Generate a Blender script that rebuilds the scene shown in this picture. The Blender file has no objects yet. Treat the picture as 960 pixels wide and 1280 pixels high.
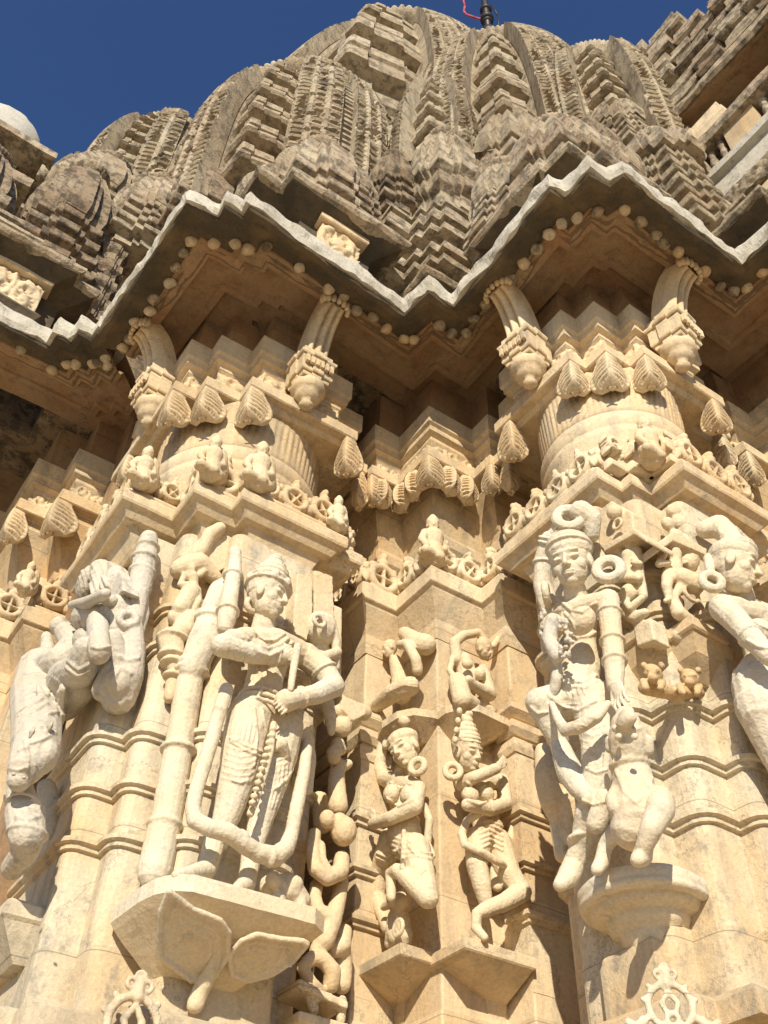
import bpy, bmesh, math, random
import numpy as np
from mathutils import Vector, Matrix, noise
R = math.radians
rng = np.random.default_rng(7)
random.seed(7)
scene = bpy.context.scene
COL = scene.collection

# ------------------------------------------------------------------ camera
# World axes: x runs along the wall faces that look to the right, y along the faces that look to the left.
F_PX, PITCH, ROLL, AZ = 1257.4, R(45.12), R(2.017), R(57.115)
_f = Vector((math.cos(AZ)*math.cos(PITCH), math.sin(AZ)*math.cos(PITCH), math.sin(PITCH)))
_r0 = Vector((math.sin(AZ), -math.cos(AZ), 0)); _u0 = _r0.cross(_f)
CR = _r0*math.cos(ROLL) + _u0*math.sin(ROLL)
CU = _u0*math.cos(ROLL) - _r0*math.sin(ROLL)
cam = bpy.data.cameras.new('camera'); camo = bpy.data.objects.new('camera', cam); COL.objects.link(camo)
m = Matrix((CR, CU, -_f)).transposed().to_4x4()
camo.matrix_world = m
cam.sensor_fit = 'VERTICAL'; cam.sensor_height = 36.0; cam.lens = 36.0*F_PX/1280
cam.clip_start = 0.05; cam.clip_end = 5000
scene.camera = camo

def ray(x, y):
    return CR*((x-480)/F_PX) - CU*((y-640)/F_PX) + _f
def at(x, y, u=None, v=None, z=None):
    """A point of the photograph brought onto one of the wall planes x=u, y=v or the level z."""
    d = ray(x, y)
    if u is not None: return d*(u/d.x)
    if v is not None: return d*(v/d.y)
    return d*(z/d.z)
def depth(p): return p.dot(_f)
GROUND = -1.6

# ------------------------------------------------------------------ materials
def N(nt, t, **kw):
    n = nt.nodes.new(t)
    for k, v in kw.items():
        if k in n.inputs: n.inputs[k].default_value = v
        else: setattr(n, k, v)
    return n
def stone(name, base, tint, dark, stain=0.35, speck=0.35, bump=0.35, scale=1.0, rough=0.85, streak=0.0, lowf=1.3, bd=.012, block=0.0, sp=(.53, .72)):
    """Weathered carved stone: base colour, a second tint in soft patches, dark lichen specks, pitted bump."""
    mt = bpy.data.materials.new(name); mt.use_nodes = True
    nt = mt.node_tree; nt.nodes.clear(); L = nt.links.new
    out = N(nt, 'ShaderNodeOutputMaterial'); bs = N(nt, 'ShaderNodeBsdfPrincipled'); L(bs.outputs[0], out.inputs[0])
    bs.inputs['Roughness'].default_value = rough
    if 'Specular IOR Level' in bs.inputs: bs.inputs['Specular IOR Level'].default_value = 0.25
    geo = N(nt, 'ShaderNodeNewGeometry')
    n1 = N(nt, 'ShaderNodeTexNoise'); n1.inputs['Scale'].default_value = lowf*scale; n1.inputs['Detail'].default_value = 5; n1.inputs['Roughness'].default_value = .6
    L(geo.outputs['Position'], n1.inputs['Vector'])
    r1 = N(nt, 'ShaderNodeMapRange'); r1.inputs['From Min'].default_value = .42; r1.inputs['From Max'].default_value = .66
    r1.inputs['To Max'].default_value = stain; L(n1.outputs[0], r1.inputs[0])
    mx1 = N(nt, 'ShaderNodeMix', data_type='RGBA'); mx1.inputs[6].default_value = (*base, 1); mx1.inputs[7].default_value = (*tint, 1)
    L(r1.outputs[0], mx1.inputs[0])
    n2 = N(nt, 'ShaderNodeTexNoise'); n2.inputs['Scale'].default_value = 9*scale; n2.inputs['Detail'].default_value = 8; n2.inputs['Roughness'].default_value = .72
    L(geo.outputs['Position'], n2.inputs['Vector'])
    r2 = N(nt, 'ShaderNodeMapRange'); r2.inputs['From Min'].default_value = sp[0]; r2.inputs['From Max'].default_value = sp[1]
    r2.inputs['To Max'].default_value = speck; L(n2.outputs[0], r2.inputs[0])
    mx2 = N(nt, 'ShaderNodeMix', data_type='RGBA'); mx2.inputs[7].default_value = (*dark, 1)
    L(mx1.outputs[2], mx2.inputs[6]); L(r2.outputs[0], mx2.inputs[0])
    last = mx2
    if streak:
        mp = N(nt, 'ShaderNodeMapping'); mp.inputs['Scale'].default_value = (7, 7, .9); L(geo.outputs['Position'], mp.inputs[0])
        n3 = N(nt, 'ShaderNodeTexNoise'); n3.inputs['Scale'].default_value = 1.6*scale; n3.inputs['Detail'].default_value = 6; L(mp.outputs[0], n3.inputs['Vector'])
        r3 = N(nt, 'ShaderNodeMapRange'); r3.inputs['From Min'].default_value = .5; r3.inputs['From Max'].default_value = .7
        r3.inputs['To Max'].default_value = streak; L(n3.outputs[0], r3.inputs[0])
        mx3 = N(nt, 'ShaderNodeMix', data_type='RGBA'); mx3.inputs[7].default_value = (*dark, 1)
        L(last.outputs[2], mx3.inputs[6]); L(r3.outputs[0], mx3.inputs[0]); last = mx3
    # fine mottling
    n4 = N(nt, 'ShaderNodeTexNoise'); n4.inputs['Scale'].default_value = 55*scale; n4.inputs['Detail'].default_value = 4; n4.inputs['Roughness'].default_value = .7
    L(geo.outputs['Position'], n4.inputs['Vector'])
    hv = N(nt, 'ShaderNodeMapRange'); hv.inputs['From Min'].default_value = .3; hv.inputs['From Max'].default_value = .7
    hv.inputs['To Min'].default_value = .86; hv.inputs['To Max'].default_value = 1.12; L(n4.outputs[0], hv.inputs[0])
    mul = N(nt, 'ShaderNodeMix', data_type='RGBA', blend_type='MULTIPLY'); mul.inputs[0].default_value = 1
    L(last.outputs[2], mul.inputs[6]); L(hv.outputs[0], mul.inputs[7])
    if block:                                    # each ashlar block has a tone of its own
        sn = N(nt, 'ShaderNodeVectorMath', operation='SNAP'); sn.inputs[1].default_value = (.62, .62, .47); L(geo.outputs['Position'], sn.inputs[0])
        wn = N(nt, 'ShaderNodeTexWhiteNoise'); L(sn.outputs[0], wn.inputs['Vector'])
        rb_ = N(nt, 'ShaderNodeMix', data_type='RGBA'); rb_.inputs[6].default_value = (1-block, 1-block*1.15, 1-block*1.4, 1); rb_.inputs[7].default_value = (1+block*.5, 1+block*.55, 1+block*.7, 1)
        L(wn.outputs['Value'], rb_.inputs[0])
        mb_ = N(nt, 'ShaderNodeMix', data_type='RGBA', blend_type='MULTIPLY'); mb_.inputs[0].default_value = 1
        L(mul.outputs[2], mb_.inputs[6]); L(rb_.outputs[2], mb_.inputs[7]); mul = mb_
        # open bed joints and a few hairline cracks
        sx = N(nt, 'ShaderNodeSeparateXYZ'); L(geo.outputs['Position'], sx.inputs[0])
        wob = N(nt, 'ShaderNodeMath', operation='MULTIPLY_ADD'); wob.inputs[1].default_value = .03; L(n1.outputs[0], wob.inputs[0]); L(sx.outputs['Z'], wob.inputs[2])
        md = N(nt, 'ShaderNodeMath', operation='PINGPONG'); md.inputs[1].default_value = .235; L(wob.outputs[0], md.inputs[0])
        lt_ = N(nt, 'ShaderNodeMath', operation='LESS_THAN'); lt_.inputs[1].default_value = .0022; L(md.outputs[0], lt_.inputs[0])
        vo = N(nt, 'ShaderNodeTexVoronoi', feature='DISTANCE_TO_EDGE'); vo.inputs['Scale'].default_value = 1.1; vo.inputs['Randomness'].default_value = 1
        ds = N(nt, 'ShaderNodeVectorMath', operation='MULTIPLY_ADD'); ds.inputs[1].default_value = (.35,.35,.35); L(n2.outputs['Color'], ds.inputs[0]); L(geo.outputs['Position'], ds.inputs[2]); L(ds.outputs[0], vo.inputs['Vector'])
        l2 = N(nt, 'ShaderNodeMath', operation='LESS_THAN'); l2.inputs[1].default_value = .004; L(vo.outputs[0], l2.inputs[0])
        mx_ = N(nt, 'ShaderNodeMath', operation='MAXIMUM'); L(lt_.outputs[0], mx_.inputs[0]); L(l2.outputs[0], mx_.inputs[1])
        sc2 = N(nt, 'ShaderNodeMath', operation='MULTIPLY'); sc2.inputs[1].default_value = .55; L(mx_.outputs[0], sc2.inputs[0])
        jm = N(nt, 'ShaderNodeMix', data_type='RGBA'); jm.inputs[7].default_value = (dark[0]*.6, dark[1]*.6, dark[2]*.6, 1); L(sc2.outputs[0], jm.inputs[0]); L(mul.outputs[2], jm.inputs[6]); mul = jm
    L(mul.outputs[2], bs.inputs['Base Color'])
    b1 = N(nt, 'ShaderNodeBump'); b1.inputs['Strength'].default_value = bump; b1.inputs['Distance'].default_value = bd
    ad = N(nt, 'ShaderNodeMath', operation='ADD'); L(n2.outputs[0], ad.inputs[0])
    ml = N(nt, 'ShaderNodeMath', operation='MULTIPLY'); ml.inputs[1].default_value = .5; L(n4.outputs[0], ml.inputs[0]); L(ml.outputs[0], ad.inputs[1])
    L(ad.outputs[0], b1.inputs['Height']); L(b1.outputs[0], bs.inputs['Normal'])
    return mt
M = {}
M['wall']  = stone('honey_sandstone', (.575,.46,.295), (.57,.38,.185), (.23,.20,.155), .8, .5, .5, streak=.5, block=.14)
M['shaft'] = stone('grey_specked_sandstone', (.62,.54,.395), (.60,.41,.20), (.21,.20,.175), .75, .85, .6, scale=1.2, streak=.4, block=.12)
M['cap']   = stone('cream_sandstone', (.635,.52,.345), (.59,.405,.21), (.25,.22,.175), .75, .55, .5, streak=.42, block=.12)
M['fig']   = stone('white_weathered_stone', (.645,.58,.45), (.60,.46,.275), (.24,.23,.20), .65, .6, .5, scale=1.6)
M['figw']  = stone('warm_figure_stone', (.64,.535,.365), (.58,.41,.22), (.26,.225,.17), .6, .5, .5, scale=1.4)
M['figg']  = stone('grey_figure_stone', (.55,.50,.41), (.48,.40,.28), (.17,.165,.15), .55, .8, .6, scale=1.4)
M['soffit']= stone('shade_brown_stone', (.36,.255,.155), (.31,.17,.085), (.10,.08,.06), .75, .6, .6, scale=1.1, lowf=2.6, streak=.3, block=.15)  # brown base holds the shade and warm bounce under the eaves; patches are stains
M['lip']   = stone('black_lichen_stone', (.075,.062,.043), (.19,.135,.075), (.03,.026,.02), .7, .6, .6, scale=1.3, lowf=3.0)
M['liptop']= stone('pale_specked_stone', (.53,.50,.42), (.44,.40,.32), (.10,.095,.08), .7, .8, .6, scale=1.8, bd=.016)  # pale base with dense dark specks, for eave front and seat slab
M['roof']  = stone('brown_weathered_stone', (.36,.29,.195), (.25,.17,.105), (.06,.05,.04), .8, .75, .7, scale=1.2, streak=.55, lowf=2.2, bd=.03, block=.2, sp=(.47,.57))
M['roofp'] = stone('pale_weathered_stone', (.49,.415,.295), (.34,.24,.15), (.09,.076,.06), .75, .7, .7, scale=1.2, streak=.45, lowf=2.0, bd=.03, block=.18, sp=(.48,.58))
M['spire'] = stone('tan_spire_stone', (.46,.39,.275), (.32,.235,.145), (.085,.072,.058), .7, .6, .7, scale=1.0, streak=.5, lowf=1.3, bd=.03, block=.15, sp=(.49,.60))
M['dome']  = stone('whitewashed_stone', (.50,.48,.42), (.45,.42,.36), (.15,.14,.12), .4, .35, .5)
M['ground']= stone('stone_paving', (.50,.40,.265), (.44,.34,.215), (.15,.13,.10), .5, .3, .3, scale=.5)
def flat(name, c, rough=.6, metal=0):
    mt = bpy.data.materials.new(name); mt.use_nodes = True
    b = mt.node_tree.nodes['Principled BSDF']; b.inputs['Roughness'].default_value = rough; b.inputs['Metallic'].default_value = metal
    nz = N(mt.node_tree, 'ShaderNodeTexNoise'); nz.inputs['Scale'].default_value = 20
    mx = N(mt.node_tree, 'ShaderNodeMix', data_type='RGBA'); mx.inputs[6].default_value = (*c,1); mx.inputs[7].default_value = (*[x*.7 for x in c],1)
    mt.node_tree.links.new(nz.outputs[0], mx.inputs[0]); mt.node_tree.links.new(mx.outputs[2], b.inputs['Base Color'])
    return mt
M['pole'] = flat('dark_iron', (.05,.045,.045), .5, .6)
M['pink'] = flat('pink_cloth_cord', (.45,.06,.12), .7)

# ------------------------------------------------------------------ objects
def tag(o, label=None, cat=None, group=None, kind=None):
    if label: o['label'] = label
    if cat: o['category'] = cat
    if group: o['group'] = group
    if kind: o['kind'] = kind
    return o
def empty(name, loc, label=None, cat=None, group=None):
    o = bpy.data.objects.new(name, None); COL.objects.link(o); o.location = loc
    o.empty_display_size = .2
    return tag(o, label, cat, group)
def link(name, me, mat, parent=None):
    o = bpy.data.objects.new(name, me); COL.objects.link(o)
    if mat: me.materials.append(mat)
    if parent is not None:
        o.parent = parent
        if parent.type == 'EMPTY':            # meshes are written in world coordinates
            o.matrix_parent_inverse = Matrix.Translation(parent.location).inverted()
    return o
class MB:
    """Collects faces in world coordinates and links them as one mesh object."""
    def __init__(s): s.v = []; s.f = []; s.smooth = []
    def add(s, vs, fs, smooth=False):
        b = len(s.v); s.v += [tuple(p) for p in vs]; s.f += [[i+b for i in f] for f in fs]; s.smooth += [smooth]*len(fs)
    def box(s, x0, x1, y0, y1, z0, z1, bev=0.0, taper=0.0):
        t = taper; b = min(bev, (x1-x0)*.3, (y1-y0)*.3, (z1-z0)*.3)
        rings = []
        for z, k in ((z0, b), (z0+b, 0), (z1-b, t), (z1, t+b)) if b else ((z0, 0), (z1, t)):
            rings.append([(x0+k,y0+k,z),(x1-k,y0+k,z),(x1-k,y1-k,z),(x0+k,y1-k,z)])
        s.loft(rings, True, True)
    def loft(s, rings, closed=True, caps=True, smooth=False):
        n = len(rings[0]); vs = [p for r in rings for p in r]; fs = []
        for i in range(len(rings)-1):
            for j in range(n if closed else n-1):
                k = (j+1) % n
                fs.append([i*n+j, i*n+k, (i+1)*n+k, (i+1)*n+j])
        if caps:
            fs.append(list(range(n))[::-1]); fs.append([(len(rings)-1)*n+j for j in range(n)])
        s.add(vs, fs, smooth)
    def lathe(s, c, prof, n=40, smooth=True, ax=Vector((0,0,1)), a0=0, a1=2*math.pi, lobes=0, lob=0.0):
        """prof: (radius, height) pairs turned about the axis through c."""
        ax = Vector(ax).normalized(); e1 = ax.orthogonal().normalized(); e2 = ax.cross(e1); c = Vector(c)
        rings = []
        for r, h in prof:
            ring = []
            for k in range(n):
                a = a0+(a1-a0)*k/n; rr = r*(1+lob*abs(math.sin(lobes*a/2))) if lobes else r
                ring.append(c+ax*h+(e1*math.cos(a)+e2*math.sin(a))*rr)
            rings.append(ring)
        s.loft(rings, True, True, smooth)
    def sweep(s, poly, prof, seg=.06, closed=True, smooth=False):
        """A moulding: the (outset, z) profile carried along the plan line with mitred corners."""
        P, Nn = mitre(poly)
        PP, NN = [P[0]], [Nn[0]]
        for i in range(len(P)-1):
            n = max(1, int(math.hypot(P[i+1][0]-P[i][0], P[i+1][1]-P[i][1])/seg))
            for k in range(1, n+1):
                t = k/n; PP.append((P[i][0]*(1-t)+P[i+1][0]*t, P[i][1]*(1-t)+P[i+1][1]*t))
                NN.append((Nn[i][0]*(1-t)+Nn[i+1][0]*t, Nn[i][1]*(1-t)+Nn[i+1][1]*t))
        rings = [[(p[0]+q[0]*o, p[1]+q[1]*o, z) for o, z in prof] for p, q in zip(PP, NN)]
        s.loft(rings, closed, closed, smooth)
    def build(s, name, mat, parent=None, rough=0.0, fs=9.0, bevel=0.0, weld=True, sub=0):
        me = bpy.data.meshes.new(name); me.from_pydata(s.v, [], s.f)
        bm = bmesh.new(); bm.from_mesh(me)
        for f, sm in zip(bm.faces, s.smooth): f.smooth = sm
        if weld: bmesh.ops.remove_doubles(bm, verts=bm.verts, dist=1e-4)
        bmesh.ops.recalc_face_normals(bm, faces=bm.faces)
        if bevel:
            es = [e for e in bm.edges if len(e.link_faces) == 2 and e.calc_face_angle(0) > .5]
            bmesh.ops.bevel(bm, geom=es, offset=bevel, segments=2, profile=.6, affect='EDGES', clamp_overlap=True)
        for _ in range(sub):
            bmesh.ops.subdivide_edges(bm, edges=[e for e in bm.edges if e.calc_length() > .05], cuts=1, use_grid_fill=True)
        if rough:
            for w in bm.verts:
                p = w.co
                w.co = p + noise.noise_vector(p*fs)*rough + noise.noise_vector(p*fs*.31)*rough*1.3
        bm.to_mesh(me); bm.free()
        return link(name, me, mat, parent)
def mitre(poly):
    P = [tuple(p) for p in poly]; n = len(P); Nn = []
    nor = []
    for i in range(n-1):
        dx, dy = P[i+1][0]-P[i][0], P[i+1][1]-P[i][1]; l = math.hypot(dx, dy) or 1
        nor.append((dy/l, -dx/l))            # outwards
    for i in range(n):
        if i == 0: Nn.append(nor[0])
        elif i == n-1: Nn.append(nor[-1])
        else:
            a, b = nor[i-1], nor[i]; k = 1 + a[0]*b[0]+a[1]*b[1]
            k = max(k, .25); Nn.append(((a[0]+b[0])/k, (a[1]+b[1])/k))
    return P, Nn
def rounded(poly, r, n=5, conv=True):
    """The plan line with its outward corners rounded."""
    P = [Vector((*p, 0)) for p in poly]; out = [tuple(P[0][:2])]
    for i in range(1, len(P)-1):
        a, b, c = P[i-1], P[i], P[i+1]; d1 = (b-a); d2 = (c-b)
        cr = d1.x*d2.y-d1.y*d2.x
        rr = min(r, d1.length*.49, d2.length*.49)
        if cr > 0:
            p0 = b-d1.normalized()*rr; p1 = b+d2.normalized()*rr
            for k in range(n+1):
                t = k/n; q = p0.lerp(b, t).lerp(b.lerp(p1, t), t); out.append(tuple(q[:2]))
        else: out.append(tuple(b[:2]))
    out.append(tuple(P[-1][:2])); return out
def shift(poly, du, dv): return [(a+du, b+dv) for a, b in poly]
SUNAZ, SUNEL, SKYSTR, EXPO = 232.0, 28.0, .095, .36
# ------------------------------------------------------------------ carved surfaces
def relief(mb, P, Nr, H, back=.03, mask=None, smooth=True):
    """A carved panel: grid of points P (ny,nx,3) raised by heights H along the normal(s); cells outside mask are left away."""
    P = np.asarray(P, float); ny, nx = H.shape
    Nr = np.broadcast_to(np.asarray(Nr, float), P.shape)
    Fp = P+Nr*H[..., None]; Bp = P-Nr*back
    if mask is None: mask = np.ones((ny-1, nx-1), bool)
    vs = np.concatenate([Fp.reshape(-1, 3), Bp.reshape(-1, 3)]); off = ny*nx; fs = []
    idx = lambda j, i: j*nx+i
    for j in range(ny-1):
        for i in range(nx-1):
            if not mask[j, i]: continue
            fs.append([idx(j,i), idx(j,i+1), idx(j+1,i+1), idx(j+1,i)])
            if j == 0 or not mask[j-1, i]: fs.append([idx(j,i), idx(j,i)+off, idx(j,i+1)+off, idx(j,i+1)])
            if j == ny-2 or not mask[j+1, i]: fs.append([idx(j+1,i), idx(j+1,i+1), idx(j+1,i+1)+off, idx(j+1,i)+off])
            if i == 0 or not mask[j, i-1]: fs.append([idx(j,i), idx(j+1,i), idx(j+1,i)+off, idx(j,i)+off])
            if i == nx-2 or not mask[j, i+1]: fs.append([idx(j,i+1), idx(j,i+1)+off, idx(j+1,i+1)+off, idx(j+1,i+1)])
    used = np.zeros(len(vs), bool)
    for f in fs: used[f] = True
    remap = np.cumsum(used)-1
    mb.add(vs[used].tolist(), [[int(remap[i]) for i in f] for f in fs], smooth)
def blur(A, n=1):
    for _ in range(n):
        B = np.pad(A, 1, mode='edge')
        A = (B[1:-1,1:-1]*4+B[:-2,1:-1]*2+B[2:,1:-1]*2+B[1:-1,:-2]*2+B[1:-1,2:]*2+B[:-2,:-2]+B[:-2,2:]+B[2:,:-2]+B[2:,2:])/16
    return A
def foliage(ny, nx, cell, seed=0, kind='scroll', period=.11):
    """Height map 0..1 of scrollwork: volutes with lobed leaves, drilled between."""
    r = np.random.default_rng(seed); y, x = np.mgrid[0:ny, 0:nx].astype(float)*cell
    W, Hh = nx*cell, ny*cell; A = np.zeros((ny, nx)); k = 0
    n = max(1, int(round(W/period))); p = W/n
    for c in range(n):
        cx = (c+.5)*p+r.normal()*.004; cy = Hh*(.5+.12*(-1)**c); sg = (-1)**c
        dx, dy = x-cx, (y-cy)*(p/max(Hh, 1e-6))*.9; rad = np.hypot(dx, dy)/(p*.56); th = np.arctan2(dy, dx)*sg
        if kind == 'scroll':
            sp = np.cos(th*1.0-rad*9.5+r.uniform(0, 6)); lob = np.cos(th*7+rad*4)
            v = np.clip(.55+.6*sp+.25*lob*(rad > .45), 0, 1)*(rad < 1.02)
            v = np.maximum(v, (rad < .2)*1.0)
        elif kind == 'ring':
            v = ((np.abs(rad-.72) < .2)*1.0); pet = np.cos(th*3+c)
            v = np.maximum(v, (rad < .55)*np.clip(pet*1.5, 0, 1)*.9); v = np.maximum(v, (rad < .2)*1.)
        else:
            v = np.clip(np.cos(th*5)*.8+.4, 0, 1)*(rad < .95)
        A = np.maximum(A, v)
    fill = np.zeros_like(A)
    for _ in range(int(W*Hh/(.018**2))):
        cx, cy = r.uniform(0, W), r.uniform(0, Hh); a = r.uniform(0, 3.14); l, w = r.uniform(.012, .026), r.uniform(.005, .008)
        dx, dy = x-cx, y-cy; q = ((dx*np.cos(a)+dy*np.sin(a))/l)**2+((-dx*np.sin(a)+dy*np.cos(a))/w)**2
        fill = np.maximum(fill, np.clip(1.3-q, 0, 1)*.8)
    return np.clip(np.maximum(A, fill), 0, 1)
def strip_faces(poly, o, minlen=.05):
    """The straight faces of an offset plan line: (start, direction, normal, length)."""
    P, Nn = mitre(poly); Q = [(p[0]+n[0]*o, p[1]+n[1]*o) for p, n in zip(P, Nn)]; out = []
    for a, b in zip(Q[:-1], Q[1:]):
        l = math.hypot(b[0]-a[0], b[1]-a[1])
        if l >= minlen: out.append((Vector((*a, 0)), Vector(((b[0]-a[0])/l, (b[1]-a[1])/l, 0)), Vector(((b[1]-a[1])/l, -(b[0]-a[0])/l, 0)), l))
    return out
def frieze(mb, poly, o, z0, z1, seed=0, kind='scroll', cell=.008, dep=.022, period=.11, lean=0.0, maxlen=1.2, top=None, skip=0):
    """Carved band on every face of the plan line; top gives the band an uneven upper outline."""
    for q, (a, e, n, l) in enumerate(strip_faces(poly, o)):
        if q < skip: continue
        if l > maxlen:
            if e.y < -.5: a = a+e*(l-maxlen)
            l = maxlen
        nx = max(3, int(l/cell)+1); ny = max(3, int((z1-z0)/cell)+1)
        H = blur(foliage(ny, nx, cell, seed+q*7, kind, period), 1)*dep
        s = np.linspace(0, l, nx)[None, :]; t = np.linspace(0, z1-z0, ny)[:, None]
        P = np.empty((ny, nx, 3))
        for k in range(3): P[..., k] = a[k]+e[k]*s+n[k]*lean*t/(z1-z0)
        P[..., 2] = z0+t
        mask = None
        if top is not None:
            r = np.random.default_rng(seed+q); ncell = max(1, round(l/top)); u = np.linspace(0, ncell, nx-1)
            hh = .55+.42*np.abs(np.sin(u*math.pi))**.6+np.interp(np.arange(nx-1), np.arange(0, nx+5, 6), r.normal(0, .07, len(np.arange(0, nx+5, 6))))
            mask = (np.arange(ny-1)[:, None]/(ny-1)) < hh[None, :]
            hole = (H[:-1, :-1] < .1*dep) & (np.arange(ny-1)[:, None] > ny*.25)
            mask = mask & ~hole
        relief(mb, P, n, H, .02 if top is None else .03, mask)
def openwork(mb, poly, o, z0, h, cw=.125, cell=.0055, dep=.03, seed=0, maxlen=.9):
    """Pierced cresting: a row of ringed flowers with buds on top and leaves between."""
    r = np.random.default_rng(seed)
    for q, (a, e, n, l) in enumerate(strip_faces(poly, o)):
        if l > maxlen:
            if e.y < -.5: a = a+e*(l-maxlen)
            l = maxlen
        nc = max(1, round(l/cw)); w = l/nc; nx = int(l/cell)+1; ny = int(h/cell)+1
        x = np.linspace(0, l, nx)[None, :]; y = np.linspace(0, h, ny)[:, None]
        H = np.zeros((ny, nx))
        def put(d, th, hh=1.0):
            nonlocal H; H = np.maximum(H, np.clip(1-(d/th)**2, 0, 1)**.6*hh)
        put(np.abs(y-h*.05)+0*x, h*.09, .8)
        for c in range(nc+1):
            cx = c*w
            put(np.hypot((x-cx)/.9, y-h*.30), w*.20, .8); put(np.hypot((x-cx)/.7, y-h*.52), w*.15, .7)
        for c in range(nc):
            cx = (c+.5)*w; f = r.uniform(.86, 1.12); cy = h*.40*f; R_ = w*.36; dx, dy = x-cx, y-cy; d = np.hypot(dx, dy); th = np.arctan2(dy, dx)
            put(np.abs(d-R_), w*.12); put(np.where(d < R_*.8, np.abs(np.sin(th*2+c))*d, 9), w*.09, .8); put(d, w*.10, .9)
            put(np.hypot(dx, y-(cy+R_+w*.16)), w*.17); put(np.hypot(dx/.6, y-(cy+R_+w*.40*f)), w*.17, .9)
            for sx in (-1, 1): put(np.hypot(dx-sx*w*.30, y-(cy+R_*.95)), w*.13, .8)
        mask = blur(H, 1)[:-1, :-1] > .16
        P = np.empty((ny, nx, 3))
        for k in range(2): P[..., k] = a[k]+e[k]*x+0*y
        P[..., 2] = z0+y
        relief(mb, P, n, H*dep, .035, mask)
def leaf(mb, top, e1, n1, e2, n2, W, H, ns=15, nt=42, slots=8, seed=0):
    """A carved palmette folded round a corner: two halves that meet in a ridge, slotted, rolled under at the foot."""
    for e, n, oth, sg in ((e1, n1, n2, 1), (e2, n2, n1, -1)):
        t = np.linspace(0, 1, nt)[:, None]; s = np.linspace(0, 1, ns)[None, :]
        wd = np.interp(t, [0,.06,.16,.30,.46,.62,.76,.88,.96,1], [.55,.56,.64,.82,.97,1.0,.94,.74,.44,.03])
        S = s*wd*W
        roll = np.clip((t-.74)/.26, 0, 1)
        bul = .014+.016*np.sin(np.clip(t, 0, 1)*math.pi)*np.sqrt(np.clip(1-s**2, 0, 1))-.055*roll**2-.012*s**3
        g = np.cos((t*slots-s*1.5+.25*np.sin(s*3))*2*math.pi)
        cut = np.clip((g-.15)*2.4, 0, 1)*np.clip((s-.10)*9, 0, 1)*np.clip((.84-s)*9, 0, 1)*np.clip((t-.10)*12, 0, 1)*np.clip((.88-t)*10, 0, 1)
        rim = np.clip((s-.86)*9, 0, 1)*.006
        Hh = bul-.026*cut+rim*(t > .1)
        P = np.empty((nt, ns, 3)); Nv = np.empty((nt, ns, 3))
        for k in range(3):
            P[..., k] = top[k]+e[k]*S+0*t
            Nv[..., k] = n[k]+oth[k]*np.clip(1-s*5, 0, 1)
        P[..., 2] = top[2]-t*H
        relief(mb, P, Nv, Hh+0*s, .03)

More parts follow.
